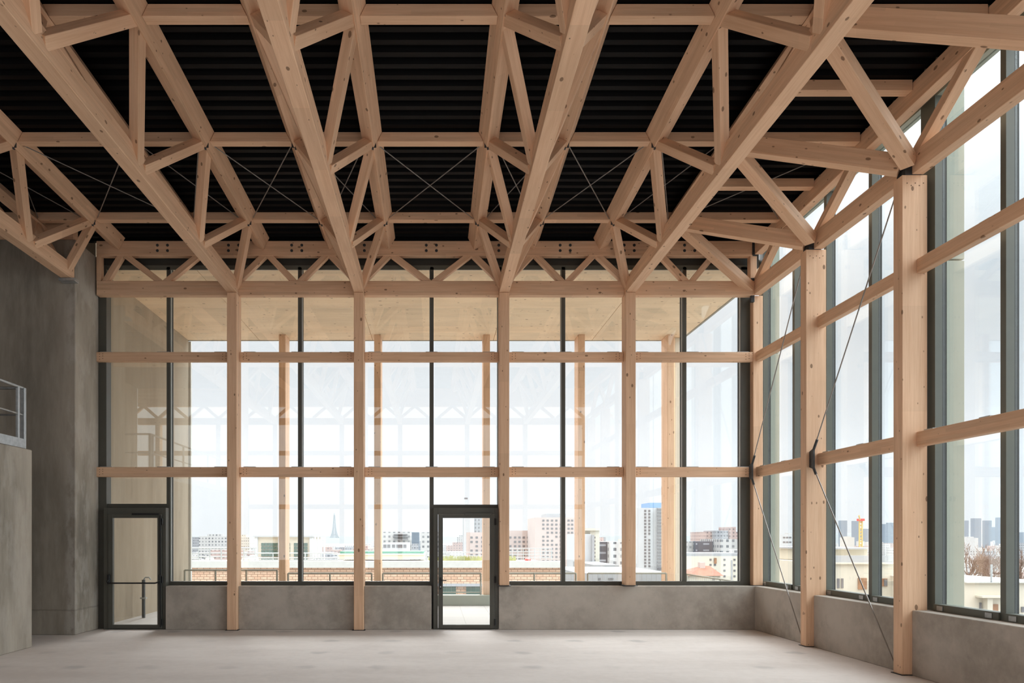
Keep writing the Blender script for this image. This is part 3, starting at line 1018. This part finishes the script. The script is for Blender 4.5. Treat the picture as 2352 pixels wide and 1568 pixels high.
# ------------------------------------------------------------------ stair railing on the left concrete block
e = empty('stair_railing', (-6.33, 11.3, 3.045), 'galvanised steel railing on top of the concrete block at the left edge', 'railing', None, 'thing')
tube('top_rail', [(-6.33, 4.0, 3.985), (-6.33, 11.36, 3.985), (-9.5, 11.36, 3.985)], 0.022, STEEL, e, 10)
tube('middle_rail', [(-6.33, 4.0, 3.575), (-6.33, 11.36, 3.575), (-9.5, 11.36, 3.575)], 0.014, STEEL, e, 8)
boxes('toe_board', [((-6.30, 4.0, 3.06), (-6.292, 11.38, 3.20)), ((-9.5, 11.37, 3.06), (-6.30, 11.378, 3.2))], STEEL, e)
box('post', (-6.36, 11.34, 3.045), (-6.30, 11.40, 3.99), STEEL, e, 0.003)
for y in (11.22, 9.2, 7.2, 5.2):
    box('post', (-6.35, y - 0.025, 3.045), (-6.31, y + 0.025, 3.985), STEEL, e, 0.003)

# ------------------------------------------------------------------ terrace outside
tag(box('terrace_floor', (-6.40, 13.96, -0.3), (6.4, 18.75, -0.005), SLABS), kind='structure')
tag(box('wall_terrace', (-7.2, 13.96, -2), (-6.40, 19.2, 7.4), CONC_OUT, None, 0.01), kind='structure')
cn = empty('canopy', (0, 16.5, 6.79), 'pale timber canopy with jointed soffit boards over the terrace', 'canopy', None, 'thing')
pj = [-6.4, -4.55, -1.62, 1.50, 4.05, 6.32]
for a, b_ in zip(pj[:-1], pj[1:]):
    box('soffit_panel', (a + 0.006, 13.97, 6.79), (b_ - 0.006, 19.15, 6.93), CLT, cn)
box('roof_edge', (-6.4, 19.15, 6.78), (6.34, 19.20, 7.05), RAIL_G, cn)
box('roof_edge', (6.32, 13.97, 6.78), (6.37, 19.20, 7.05), RAIL_G, cn)
pn = ['outer canopy post seen left of the push-bar door truss column', 'outer canopy post beyond the second floor-standing column',
      'outer canopy post seen through the middle glass door', 'outer canopy post beyond the bay right of the middle door',
      'outer canopy post at the right end of the terrace']
pn[0] = 'outer canopy post beyond the bay right of the push-bar door'
for x, lab in zip((-3.85, -1.456, 1.29, 3.675, 5.92), pn):
    e = empty('canopy_post', (x, 18.9, 0), lab, 'post', 'timber posts of the terrace canopy', 'thing')
    box('shaft', (x - 0.084, 18.60, 0.03), (x + 0.084, 19.12, 6.789), WOOD, e, 0.005, 'z')
    box('foot', (x - 0.11, 18.58, -0.004), (x + 0.11, 19.14, 0.03), STEEL, e)
e = empty('end_screen', (6.16, 18.9, 0), 'narrow pale screen panel beside the last canopy post', 'screen', None, 'thing')
box('wood_strip', (6.012, 18.9, 0), (6.12, 18.98, 6.785), CLT, e, 0.003, 'z')
box('cream_panel', (6.122, 18.9, 0), (6.318, 18.97, 6.785), CREAM, e, 0.003)
tag(box('wall_end_cover', (-6.47, 19.205, -1.0), (-6.345, 19.30, 6.775), WHITE_P, None, 0.003), 'pale cover strip on the far end of the outdoor concrete wall', 'cover strip', None, 'thing')
tag(box('parapet', (-6.39, 18.42, -0.004), (6.4, 18.74, 0.25), FIN, None, 0.01), 'low pale metal parapet along the terrace edge', 'parapet', None, 'thing')


def railing(p0, p1, z0, z1, label, group, name='terrace_railing', mat=RAIL_G, mids=1, mesh=True):
    p0, p1 = Vector(p0), Vector(p1)
    e = empty(name, (p0.x, p0.y, z0), label, 'railing', group, 'thing')
    d = (p1 - p0).normalized()
    tube('top_rail', [(p0.x, p0.y, z1), (p1.x, p1.y, z1)], 0.022, mat, e, 6)
    tube('bottom_rail', [(p0.x, p0.y, z0 + 0.06), (p1.x, p1.y, z0 + 0.06)], 0.014, mat, e, 6)
    for i in range(mids + 2):
        p = p0.lerp(p1, i / (mids + 1))
        tube('post', [(p.x, p.y, z0), (p.x, p.y, z1)], 0.024, mat, e, 6)
    if mesh:
        b2 = bmesh.new()
        L = (p1 - p0).length
        n_ = int(L / 0.12)
        for i in range(1, n_):
            p = p0.lerp(p1, i / n_)
            add_tube(b2, (p.x, p.y, z0 + 0.06), (p.x, p.y, z1), 0.0022, 3)
        for z in (z0 + 0.17, z0 + 0.28, z0 + 0.39):
            add_tube(b2, (p0.x, p0.y, z), (p1.x, p1.y, z), 0.0022, 3)
        tag(link('wire_mesh', bm_mesh(b2, 'wire_mesh'), mat, e), kind='stuff')
    return e


rn = ['left of the first canopy post', 'between first and second canopy posts', 'between second and third canopy posts',
      'between third and fourth canopy posts', 'between fourth and last canopy posts']
rx = [-6.3, -3.98, -3.70, -1.60, -1.32, 1.14, 1.44, 3.53, 3.83, 5.80]
for i in range(5):
    railing((rx[2 * i], 18.6, 0), (rx[2 * i + 1], 18.6, 0), 0.25, 0.87 if i == 0 else 0.79, 'mesh terrace railing panel %s' % rn[i], 'mesh railing panels on the terrace', mids=2 if i == 0 else 1)
railing((6.28, 18.5, 0), (6.28, 14.1, 0), 0.0, 0.77, 'mesh railing along the right side of the terrace', None)

sp = empty('standpipe', (-6.15, 15.6, 0), 'short dark standpipe with a bent tap outside the push-bar door', 'pipe', None, 'thing')
tube('riser', [(-6.15, 15.6, 0), (-6.15, 15.6, 0.80)], 0.035, DARKST, sp, 10)
tube('tap', [(-6.15, 15.6, 0.80), (-6.12, 15.6, 0.85), (-6.03, 15.6, 0.85), (-6.0, 15.6, 0.80)], 0.014, STEEL, sp, 8)
box('clamp', (-6.21, 15.56, 0.40), (-6.09, 15.64, 0.43), STEEL, sp)

# ------------------------------------------------------------------ neighbouring roofs
e = empty('brick_building', at(790, 1345, 42), 'long brick building with white roof edge just beyond the terrace', 'building', None, 'thing')
L0, R0 = at(300, 1303, 42), at(1291, 1303, 42)
box('brick_wall', (L0.x, 42, -12), (R0.x, 54, L0.z), BRICK, e)
box('white_coping', (L0.x, 41.75, L0.z), (R0.x + 0.1, 42.6, at(0, 1288, 42).z), WHITE_P, e)
box('flat_roof', (L0.x, 42.6, L0.z), (R0.x, 54, at(0, 1300, 42).z), CREAM, e)
for x0_, x1_ in ((1013, 1047), (1071, 1105), (955, 990), (1130, 1165), (900, 930)):
    a, b_ = at(x0_, 1346, 41.9), at(x1_, 1364, 41.9)
    box('window', (a.x, 41.85, b_.z), (b_.x, 42.05, a.z), WIN_GREEN, e)
a, b_ = at(880, 1340, 41.8), at(1180, 1346, 41.8)
box('window_band', (a.x, 41.7, b_.z), (b_.x, 42.0, a.z), WALL_GREY, e)


def block(name, label, cat, x0, x1, ytop, Y, depth, mat, zbase=-34.0, group=None, cols=(), rows=(), win=(6, 8), winmat=None, extra=None, skip=0.0):
    a, b_ = at(x0, ytop, Y), at(x1, ytop, Y)
    e = empty(name, ((a.x + b_.x) / 2, Y, zbase), label, cat, group, 'thing')
    box('wall', (a.x, Y, zbase), (b_.x, Y + depth, a.z), mat, e)
    if cols:
        s_ = Y / F
        bmw = bmesh.new()
        add_box(bmw, (-win[0] * s_ / 2, -0.08, -win[1] * s_ / 2), (win[0] * s_ / 2, 0.08, win[1] * s_ / 2))
        me = bm_mesh(bmw, 'window')
        for cx in cols:
            for ry in rows:
                if random.random() < skip:
                    continue
                link('window', me, winmat or WIN_DARK, e, Matrix.Translation(at(cx, ry, Y)))
    for nm, xa, xb, ya, yb, dy0, dy1, mt in (extra or []):
        p, q = at(xa, ya, Y), at(xb, yb, Y)
        box(nm, (p.x, Y + dy0, q.z), (q.x, Y + dy1, p.z), mt, e)
    return e


# roof plant house with green glazing
block('roof_pavilion', 'cream rooftop pavilion with green gridded glazing', 'building', 592, 712, 1232, 56, 5, CREAM, 0.0,
      cols=(604, 612, 620, 628, 636, 655, 663, 679, 687, 695, 703), rows=(1250, 1258, 1266, 1274, 1283), win=(7, 6.6), winmat=WIN_GREEN,
      extra=[('corner_post', 586, 593, 1231, 1290, -0.2, 0.3, WALL_WHITE), ('corner_post', 640, 646, 1231, 1290, -0.2, 0.2, WALL_GREY),
             ('corner_post', 712, 719, 1232, 1290, -0.2, 0.3, WALL_WHITE), ('roof_edge', 584, 722, 1230, 1233, -0.3, 5.2, WALL_GREY)])
e = empty('pipe_stack', at(735, 1290, 55), 'row of pale vertical pipes beside the rooftop pavilion', 'pipes', None, 'thing')
for x_ in (724, 731, 738, 745):
    tube('pipe', [at(x_, 1290, 55), at(x_, 1233, 55)], 0.07, WALL_WHITE, e)
tube('crossbar', [at(720, 1240, 55), at(748, 1240, 55)], 0.04, WALL_WHITE, e)
block('roof_box', 'long cream rooftop box with a green roof', 'building', 776, 975, 1272, 50, 4, CREAM, 0.2,
      extra=[('green_roof', 780, 973, 1266, 1272, 0.2, 3.6, ROOF_GREEN), ('roof_edge', 774, 977, 1271, 1273.5, -0.1, 4.1, WHITE_P)])
for x_, r_, lab in ((482, 0.27, 'white rooftop dome left of the first column'), (566, 0.30, 'white rooftop dome right of the first column'), (581, 0.36, 'larger white rooftop dome beside the pavilion')):
    bmd = bmesh.new()
    bmesh.ops.create_uvsphere(bmd, u_segments=16, v_segments=10, radius=r_)
    for vv in bmd.verts:
        vv.co.z = max(vv.co.z, -0.02)
    o_ = link('roof_dome', bm_mesh(bmd, 'roof_dome'), WHITE_P, None, Matrix.Translation(at(x_, 1287, 46)))
    tag(o_, lab, 'dome', 'white domes on the brick building', 'thing')
e = empty('roof_hut', at(1213, 1290, 50), 'small red pitched hut on the neighbouring roof', 'hut', None, 'thing')
p, q = at(1207, 1284, 50), at(1219, 1290, 50)
box('body', (p.x, 50, q.z), (q.x, 50.5, p.z), RED, e)
bmr = bmesh.new()
c0 = at(1213, 1279, 50)
vs = [bmr.verts.new(v_) for v_ in ((p.x, 49.9, p.z), (q.x, 49.9, p.z), (q.x, 50.6, p.z), (p.x, 50.6, p.z), (c0.x, 50.25, c0.z))]
bmr.faces.new(vs[:4])
for i in range(4):
    bmr.faces.new((vs[i], vs[(i + 1) % 4], vs[4]))
link('pitched_roof', bm_mesh(bmr, 'pitched_roof'), RED, e)


def px_rail(x0, x1, ys, ybot, Y, step, label, group, r=0.035):
    e = empty('roof_railing', at(x0, ybot, Y), label, 'railing', group, 'thing')
    for yy in ys:
        tube('rail', [at(x0, yy, Y), at(x1, yy, Y)], r, STEEL, e, 6)
    x_ = x0
    while x_ <= x1:
        tube('post', [at(x_, ys[0], Y), at(x_, ybot, Y)], r * 1.1, STEEL, e, 6)
        x_ += step
    return e


px_rail(430, 590, (1258, 1270, 1278), 1290, 45, 26, 'galvanised roof railing left of the rooftop pavilion', 'galvanised railings on the brick building')
px_rail(590, 775, (1270, 1281, 1286), 1290, 48, 37, 'galvanised roof railing in front of the rooftop pavilion', 'galvanised railings on the brick building')
px_rail(1150, 1268, (1259, 1266, 1273, 1280), 1291, 46, 13, 'galvanised roof railing behind the small red hut', 'galvanised railings on the brick building', 0.02)
px_rail(980, 1150, (1268, 1276), 1290, 52, 40, 'galvanised roof railing behind the roof planting', 'galvanised railings on the brick building', 0.025)
# planting strip on the roof
bmg = bmesh.new()
for i in range(500):
    p = at(random.uniform(985, 1185), 1289, 43.2 + random.random() * 2)
    h_ = random.uniform(0.08, 0.34)
    w_ = 0.05
    v1 = bmg.verts.new((p.x - w_, p.y, 0.30))
    v2 = bmg.verts.new((p.x + w_, p.y + 0.03, 0.30))
    v3 = bmg.verts.new((p.x + random.uniform(-.1, .1), p.y, 0.30 + h_))
    bmg.faces.new((v1, v2, v3))
tag(link('roof_planting', bm_mesh(bmg, 'roof_planting'), GRASS), 'strip of yellow-green planting on the neighbouring flat roof', 'plants', None, 'stuff')

# ------------------------------------------------------------------ the city
tag(box('ground', (-2600, 60, -36), (3800, 4600, -34), GROUND), kind='structure')
fl = lambda a, b_, n_: [a + (b_ - a) * i / (n_ - 1) for i in range(n_)]
e = block('tower_block', 'grey tower block with chimney seen through the middle glass door', 'building', 1066, 1150, 1166, 270, 14, WALL_GREY,
          cols=(1092, 1100), rows=fl(1185, 1300, 14), win=(2.6, 4.2),
          extra=[('chimney', 1066, 1075, 1146, 1166, 1, 4, WALL_WHITE), ('chimney_cap', 1066.5, 1074.5, 1142, 1146, 1.2, 3.8, WIN_DARK), ('side_slab', 1066, 1089, 1166, 1330, -0.6, 0.0, WALL_WHITE)])
block('apartment_slab', 'low pink apartment slab behind the middle glass door', 'building', 1076, 1232, 1222, 200, 14, WALL_PINK,
      cols=[1083, 1095, 1108, 1121, 1134, 1147, 1158, 1172, 1183, 1193, 1203, 1213], rows=fl(1234, 1304, 8), win=(5.4, 4.6), skip=0.12,
      extra=[('balcony_stack', 1217, 1231, 1226, 1310, -0.9, 0.0, WALL_WHITE), ('roof_edge', 1150, 1232, 1218, 1222, 0.3, 13, WALL_PINK)])
block('apartment_tower', 'pink apartment tower with small square windows', 'building', 1229, 1320, 1188, 185, 15, WALL_PINK,
      cols=[1248, 1258, 1268, 1278, 1288, 1306, 1314], rows=fl(1195, 1297, 12), win=(4.8, 4.2), skip=0.06,
      extra=[('roof_house', 1256, 1302, 1179, 1188, 1.5, 10, WALL_GREY)])
block('apartment_block', 'cream apartment block with a blue-grey gable right of the pink tower', 'building', 1356, 1377, 1216, 150, 12, WALL_CREAM,
      cols=(1361, 1366), rows=fl(1234, 1304, 9), win=(3, 4),
      extra=[('gable_wing', 1322, 1356, 1226, 1330, -1.0, 10, WALL_WHITE), ('roof_edge', 1344, 1377, 1213, 1218, -0.5, 8, WALL_CREAM), ('balcony_stack', 1356, 1361.5, 1228, 1310, -1.6, -0.9, WALL_GREY)])
block('white_tower', 'tall white tower block with a blue rooftop', 'building', 1465, 1524, 1166, 210, 12, WALL_WHITE,
      cols=(1482, 1491.5), rows=fl(1173, 1300, 18), win=(4.6, 4.8), skip=0.10,
      extra=[('blue_roof', 1493, 1526, 1154, 1165.5, 0.5, 9, ROOF_BLUE), ('balcony_stack', 1508, 1520, 1166, 1312, -1.2, 0.0, WALL_GREY), ('blue_edge', 1520.5, 1525, 1165, 1312, -1.4, 1, ROOF_BLUE)])
e = bpy.data.objects['white_tower']
bmw = bmesh.new()
s_ = 208.7 / F
add_box(bmw, (-5 * s_, -0.1, -2.2 * s_), (5 * s_, 0.1, 2.2 * s_))
me = bm_mesh(bmw, 'balcony')
for ry in fl(1170, 1306, 19):
    link('balcony', me, WIN_DARK, e, Matrix.Translation(at(1514, ry, 208.7)))
block('checker_block', 'grey-violet office block between cream block and white tower', 'building', 1378, 1401, 1244, 330, 30, FAC_DARK)
block('checker_block', 'white office block with scattered dark windows beside the grey-violet one', 'building', 1400, 1440, 1244, 326, 30, FAC_WHITE)
block('low_shed', 'low white industrial roof with dark windows below the cream block', 'building', 1365, 1422, 1297, 130, 20, SHED,
      cols=(1370, 1376, 1383, 1389), rows=(1304,), win=(4.5, 3.5))
block('low_shed', 'low white shed just beyond the terrace railing', 'building', 1373, 1470, 1316, 90, 20, SHED, cols=(1377, 1400, 1406), rows=(1329,), win=(5, 4))
block('low_shed', 'grey low shed left of the white one', 'building', 1330, 1373, 1316, 89, 20, SHED)
block('low_shed', 'low white roof at the foot of the white tower', 'building', 1455, 1560, 1318, 92, 22, SHED)
block('hospital_block', 'hazy pink brick complex on the skyline left of the corner column', 'building', 1622, 1700, 1221, 640, 40, FAC_PINK,
      extra=[('stair_tower', 1671, 1686, 1210, 1260, -4, 20, FAC_PINK), ('wing', 1635, 1664, 1218, 1250, -8, 20, FAC_GREY)])
block('dark_block', 'dark glazed office block under the pink skyline complex', 'building', 1599, 1656, 1243, 400, 30, FAC_DARK)
block('white_offices', 'white office block with dark ribbon windows beside the corner column', 'building', 1655, 1700, 1238, 390, 30, FAC_WHITE)
block('checker_offices', 'small white block with dotted windows left of the dark office block', 'building', 1580, 1600, 1243, 405, 25, FAC_WHITE)
block('long_apartments', 'long white apartment building with grey roof behind the red-roofed house', 'building', 1575, 1705, 1277, 165, 12, WALL_CREAM,
      cols=(1632, 1642, 1664, 1687), rows=(1285, 1297, 1310, 1323), win=(4.5, 4.6),
      extra=[('grey_roof', 1574, 1706, 1270, 1277, 0.3, 11, WALL_GREY), ('red_bay', 1640, 1645, 1281, 1294, -0.3, 0, WIN_BROWN), ('drain_strip', 1679, 1682, 1286, 1335, -0.1, 0.1, WALL_GREY)])
# red-roofed house
e = empty('tiled_house', at(1625, 1335, 112), 'small house with a red tiled hip roof near the corner column', 'house', None, 'thing')
a, b_ = at(1580, 1322, 112), at(1663, 1322, 112)
box('wall', (a.x + 0.4, 112.4, -20), (b_.x - 0.4, 120, a.z), WALL_CREAM, e)
r0, r1 = at(1612, 1299, 116), at(1630, 1299, 116)
bmr = bmesh.new()
vs = [bmr.verts.new(v_) for v_ in ((a.x, 112, a.z), (b_.x, 112, a.z), (b_.x, 120.5, a.z), (a.x, 120.5, a.z), r0, r1)]
for f_ in ((0, 1, 5, 4), (1, 2, 5), (2, 3, 4, 5), (3, 0, 4), (3, 2, 1, 0)):
    bmr.faces.new([vs[i] for i in f_])
link('hip_roof', bm_mesh(bmr, 'hip_roof'), ROOF_RED, e)
box('window', at(1636, 1332, 112.35), at(1641, 1326, 112.6), WIN_DARK, e)
p = at(1608, 1300, 115)
box('chimney', (p.x, 115, p.z - 1), (p.x + 0.8, 116, p.z + 0.6), WALL_PINK, e)
block('office_block', 'white office block with dotted windows left of the middle door', 'building', 880, 942, 1221, 460, 30, FAC_WHITE,
      extra=[('dark_ledges', 905, 936, 1226, 1228, -6, 2, WIN_DARK), ('dark_ledges', 903, 938, 1231, 1233, -7, 2, WIN_DARK), ('dark_ledges', 905, 938, 1237, 1239, -7, 2, WIN_DARK)])
block('office_block', 'white office block with dotted windows at the left jamb of the middle door', 'building', 966, 1012, 1222, 455, 30, FAC_WHITE)
block('glass_block', 'pale blue glazed block between the two white office blocks', 'building', 938, 962, 1222, 700, 30, FAC_BLUE)
block('dark_windows_block', 'white block with big dark windows behind the green-roofed box', 'building', 880, 938, 1246, 330, 20, WALL_WHITE,
      cols=(884, 893, 904, 914, 921, 930), rows=(1254,), win=(7, 7.5))
block('slate_hall', 'long slate-grey hall on the skyline at far left', 'building', 436, 503, 1233, 900, 60, FAC_GREY)
# apartment building seen beside the corner column
block('balcony_block', 'balconied apartment block glimpsed right of the corner column', 'building', 1790, 1835, 1226, 210, 14, WALL_WHITE,
      cols=(1801, 1808, 1815), rows=fl(1234, 1330, 10), win=(5, 3.4))
# cream neighbours seen through the right windows
block('cream_house', 'cream building with brown windows right of the middle right-hand column', 'building', 1900, 2075, 1293, 72, 20, CREAM, -30,
      cols=(1925, 1934), rows=(1339,), win=(5, 22), winmat=WIN_DARK,
      extra=[('window', 1970, 1990, 1327, 1353, -0.1, 0.1, WIN_BROWN), ('window', 2024, 2037, 1328, 1346, -0.1, 0.1, WIN_BROWN), ('window', 2029, 2036, 1330, 1345, -0.15, 0.1, WIN_DARK),
             ('roof_terrace_screen', 1900, 2075, 1276, 1293, 1.0, 1.2, WALL_GREY), ('penthouse', 1935, 2075, 1262, 1292, 6, 16, CREAM), ('penthouse_roof', 1925, 2080, 1259, 1263, 5, 17, WALL_GREY), ('cornice', 1900, 2075, 1291, 1295, -0.3, 0.0, CREAM)])
block('cream_house', 'cream building with balcony windows right of the largest column', 'building', 2216, 2420, 1337, 62, 18, CREAM, -30,
      extra=[('coping', 2214, 2424, 1335, 1338, -0.3, 18.3, WHITE_P), ('window', 2274, 2291, 1387, 1404, -0.1, 0.1, WIN_BROWN), ('window', 2249, 2253, 1383, 1400, -0.1, 0.1, WIN_DARK), ('window', 2345, 2351, 1393, 1405, -0.1, 0.1, WIN_DARK),
             ('ledge', 2240, 2305, 1367, 1371, -0.8, 0.0, CREAM), ('pier', 2256, 2268, 1371, 1440, -0.6, 0.0, CREAM)])
tag(tube('roof_mast', [at(2277, 1337, 60), at(2277, 1296, 60)], 0.07, STEEL), 'thin grey mast on the roof of the right-hand cream building', 'mast', None, 'thing')
# skyline towers far right
tw = [(1930, 1946, 1195), (1960, 1975, 1196), (1980, 1997, 1214), (2024, 2040, 1203), (2040, 2060, 1200), (2205, 2225, 1195), (2235, 2254, 1190), (2262, 2278, 1195), (2273, 2287, 1210), (2292, 2302, 1188), (2342, 2352, 1222)]
for i, (a, b_, yt) in enumerate(tw):
    o_ = block('skyscraper', 'hazy blue skyscraper far off in the business district', 'building', a, b_, yt, 2300 + (i % 3) * 90, 11, FAC_BLUE, group='hazy far-off skyscrapers')
# crane
e = empty('tower_crane', at(1977, 1262, 420), 'yellow tower crane rising in the haze beyond the cream building', 'crane', None, 'thing')
for dx in (-0.8, 0.8):
    tube('mast', [at(1977, 1262, 420) + Vector((dx, 0, 0)), at(1977, 1195, 420) + Vector((dx, 0, 0))], 0.35, YELLOW, e, 6)
bmx = bmesh.new()
q0, q1 = at(1977, 1262, 420), at(1977, 1195, 420)
for i in range(9):
    z0_, z1_ = q0.z + (q1.z - q0.z) * i / 9, q0.z + (q1.z - q0.z) * (i + 1) / 9
    add_tube(bmx, (q0.x - 0.8, 420, z0_), (q0.x + 0.8, 420, z1_), 0.2, 4)
    add_tube(bmx, (q0.x + 0.8, 420, z0_), (q0.x - 0.8, 420, z1_), 0.2, 4)
link('lattice', bm_mesh(bmx, 'lattice'), YELLOW, e)
box('cab', at(1974.5, 1196, 419), at(1979.5, 1191, 422), RED, e)
tube('jib', [at(1975, 1193, 420), at(1973, 1184, 400)], 0.4, YELLOW, e, 6)
# far tapering lattice tower
e = empty('lattice_tower', at(768, 1235, 2600), 'pale tapering lattice tower rising from the hazy skyline', 'tower', None, 'thing')
prf = [(0, 9.0), (7, 6.2), (14, 4.4), (24, 3.0), (36, 2.0), (48, 1.2), (53, 0.6)]
s_ = 2600 / F
b0 = at(768, 1235, 2600)
for sx in (-1, 1):
    for sy in (-1, 1):
        tube('leg', [(b0.x + sx * w_ * s_, 2600 + sy * w_ * s_, b0.z + h_ * s_) for h_, w_ in prf], 1.3, TOWER_G, e, 6)
bmx = bmesh.new()
for (h0, w0), (h1, w1) in zip(prf[:-1], prf[1:]):
    for k in range(4):
        t0, t1 = k / 4, (k + 1) / 4
        ha, hb = h0 + (h1 - h0) * t0, h0 + (h1 - h0) * t1
        wa, wb = w0 + (w1 - w0) * t0, w0 + (w1 - w0) * t1
        for sy in (-1, 1):
            add_tube(bmx, (-wa * s_, sy * wa * s_, ha * s_), (wb * s_, sy * wb * s_, hb * s_), 0.8, 3)
            add_tube(bmx, (wa * s_, sy * wa * s_, ha * s_), (-wb * s_, sy * wb * s_, hb * s_), 0.8, 3)
link('bracing', bm_mesh(bmx, 'bracing'), TOWER_G, e, Matrix.Translation((b0.x, 2600, b0.z)))
box('platform', (b0.x - 7 * s_, 2600 - 7 * s_, b0.z + 7 * s_), (b0.x + 7 * s_, 2600 + 7 * s_, b0.z + 8.2 * s_), TOWER_G, e)
tube('mast', [(b0.x, 2600, b0.z + 52 * s_), (b0.x, 2600, b0.z + 57 * s_)], 0.9, TOWER_G, e, 6)

# filler: low city blocks to the horizon
bases = []
for m_ in FAC_LIST:
    bmz = bmesh.new()
    add_box(bmz, (-0.5, -0.5, 0), (0.5, 0.5, 1))
    bases.append(m_)
cnt = 0
rs = random.Random(11)
while cnt < 290:
    tt = rs.random()
    Y = 260 * (2400 / 260) ** tt
    px = rs.uniform(380, 1720) if rs.random() < 0.68 else rs.uniform(1780, 2350)
    X = (px - VX) * Y / F
    if Y < 480 and (1050 < px < 1600):
        continue
    if Y < 430 and 430 < px < 1000:
        continue
    w_, d_ = rs.uniform(10, 34), rs.uniform(9, 16)
    h_ = rs.uniform(12, 26) if rs.random() < 0.9 else rs.uniform(26, 38)
    zt = -34 + h_
    if px > 1780 and Y < 700:
        h_ = min(h_, 16)
    bmz = bmesh.new()
    add_box(bmz, (-w_ / 2, -d_ / 2, 0), (w_ / 2, d_ / 2, h_))
    if rs.random() < 0.5:
        add_box(bmz, (-w_ / 4, -d_ / 4, h_), (w_ / 4, d_ / 4, h_ + rs.uniform(1.5, 4)))
    o_ = link('city_block', bm_mesh(bmz, 'city_block'), rs.choice(FAC_LIST), None, Matrix.Translation((X, Y, -34)) @ Matrix.Rotation(rs.choice((0, 0, 0.25, -0.2)), 4, 'Z'))
    tag(o_, 'small pale low-rise building in the hazy city below the horizon', 'building', 'low-rise buildings of the city', 'thing')
    cnt += 1
# wooded hills on the horizon
bmh = bmesh.new()
prev = None
for i in range(81):
    X = -2600 + i * 80
    hgt = 4 + 10 * (0.5 + 0.5 * math.sin(i * 0.31)) * (0.6 + 0.4 * math.sin(i * 0.117 + 1)) + (14 if X > 1500 else 0)
    col_ = [bmh.verts.new((X, 3900, -34)), bmh.verts.new((X, 4080, hgt * 0.7)), bmh.verts.new((X, 4300, hgt)), bmh.verts.new((X, 4600, -34))]
    if prev:
        for k in range(3):
            bmh.faces.new((prev[k], col_[k], col_[k + 1], prev[k + 1]))
    prev = col_
tag(link('hills', bm_mesh(bmh, 'hills'), HILL), kind='structure')


# bare trees beyond the right-hand cream building
def bare_tree(p, h, label, seed):
    rg = random.Random(seed)
    e = empty('bare_tree', p, label, 'tree', 'bare winter trees beyond the right windows', 'thing')
    tb, tw_ = bmesh.new(), bmesh.new()

    def grow(q, d, L, r, depth):
        q2 = q + d * L
        add_tube(tb if depth < 2 else tw_, q, q2, r, 5 if depth < 2 else 3)
        if depth >= 5:
            return
        for _ in range(3 if depth else 4):
            nd = (d + Vector((rg.uniform(-.75, .75), rg.uniform(-.75, .75), rg.uniform(-.1, .5)))).normalized()
            grow(q2 - d * L * rg.uniform(0, 0.35), nd, L * rg.uniform(0.6, 0.82), r * 0.62, depth + 1)
    grow(Vector((0, 0, 0)), Vector((0, 0, 1)), h * 0.28, h * 0.018, 0)
    link('trunk', bm_mesh(tb, 'trunk'), BARK, e, Matrix.Translation(p))
    link('twigs', bm_mesh(tw_, 'twigs'), BARK, e, Matrix.Translation(p))
    return e


tl = ['bare brown tree right behind the pale fin beside the largest column', 'bare brown tree second from the pale fin, above the cream building',
      'bare brown tree behind the thin roof mast', 'bare brown tree beside the right-most mullion', 'bare brown tree at the right picture edge']
t0 = bare_tree(at(2218, 1400, 120), 13, tl[0], 3)
for k, (px, Y, sc) in enumerate(((2246, 124, 1.0), (2272, 118, 0.95), (2308, 126, 1.0), (2352, 121, 0.95))):
    c = copy_tree(t0)
    c.location = at(px, 1400, Y)
    c.rotation_euler.z = 1.3 * (k + 1)
    c.scale = (sc, sc, sc)
    c['label'] = tl[k + 1]
t0.location = at(2218, 1400, 120)

# haze over the city
m = bpy.data.materials.new('haze')
m.use_nodes = True
t = NT(m.node_tree)
t.n.clear()
vs_ = t.new('ShaderNodeVolumeScatter')
vs_.inputs['Color'].default_value = c4(0.175, 0.195, 0.225)
vs_.inputs['Density'].default_value = 0.00055
vs_.inputs['Anisotropy'].default_value = 0.0
out = t.new('ShaderNodeOutputMaterial')
t.l.new(vs_.outputs[0], out.inputs['Volume'])
hz = box('haze', (-2590, 140, -33.9), (3790, 3890, 480), m)
tag(hz, 'thin pale haze hanging over the distant city', 'haze', None, 'stuff')
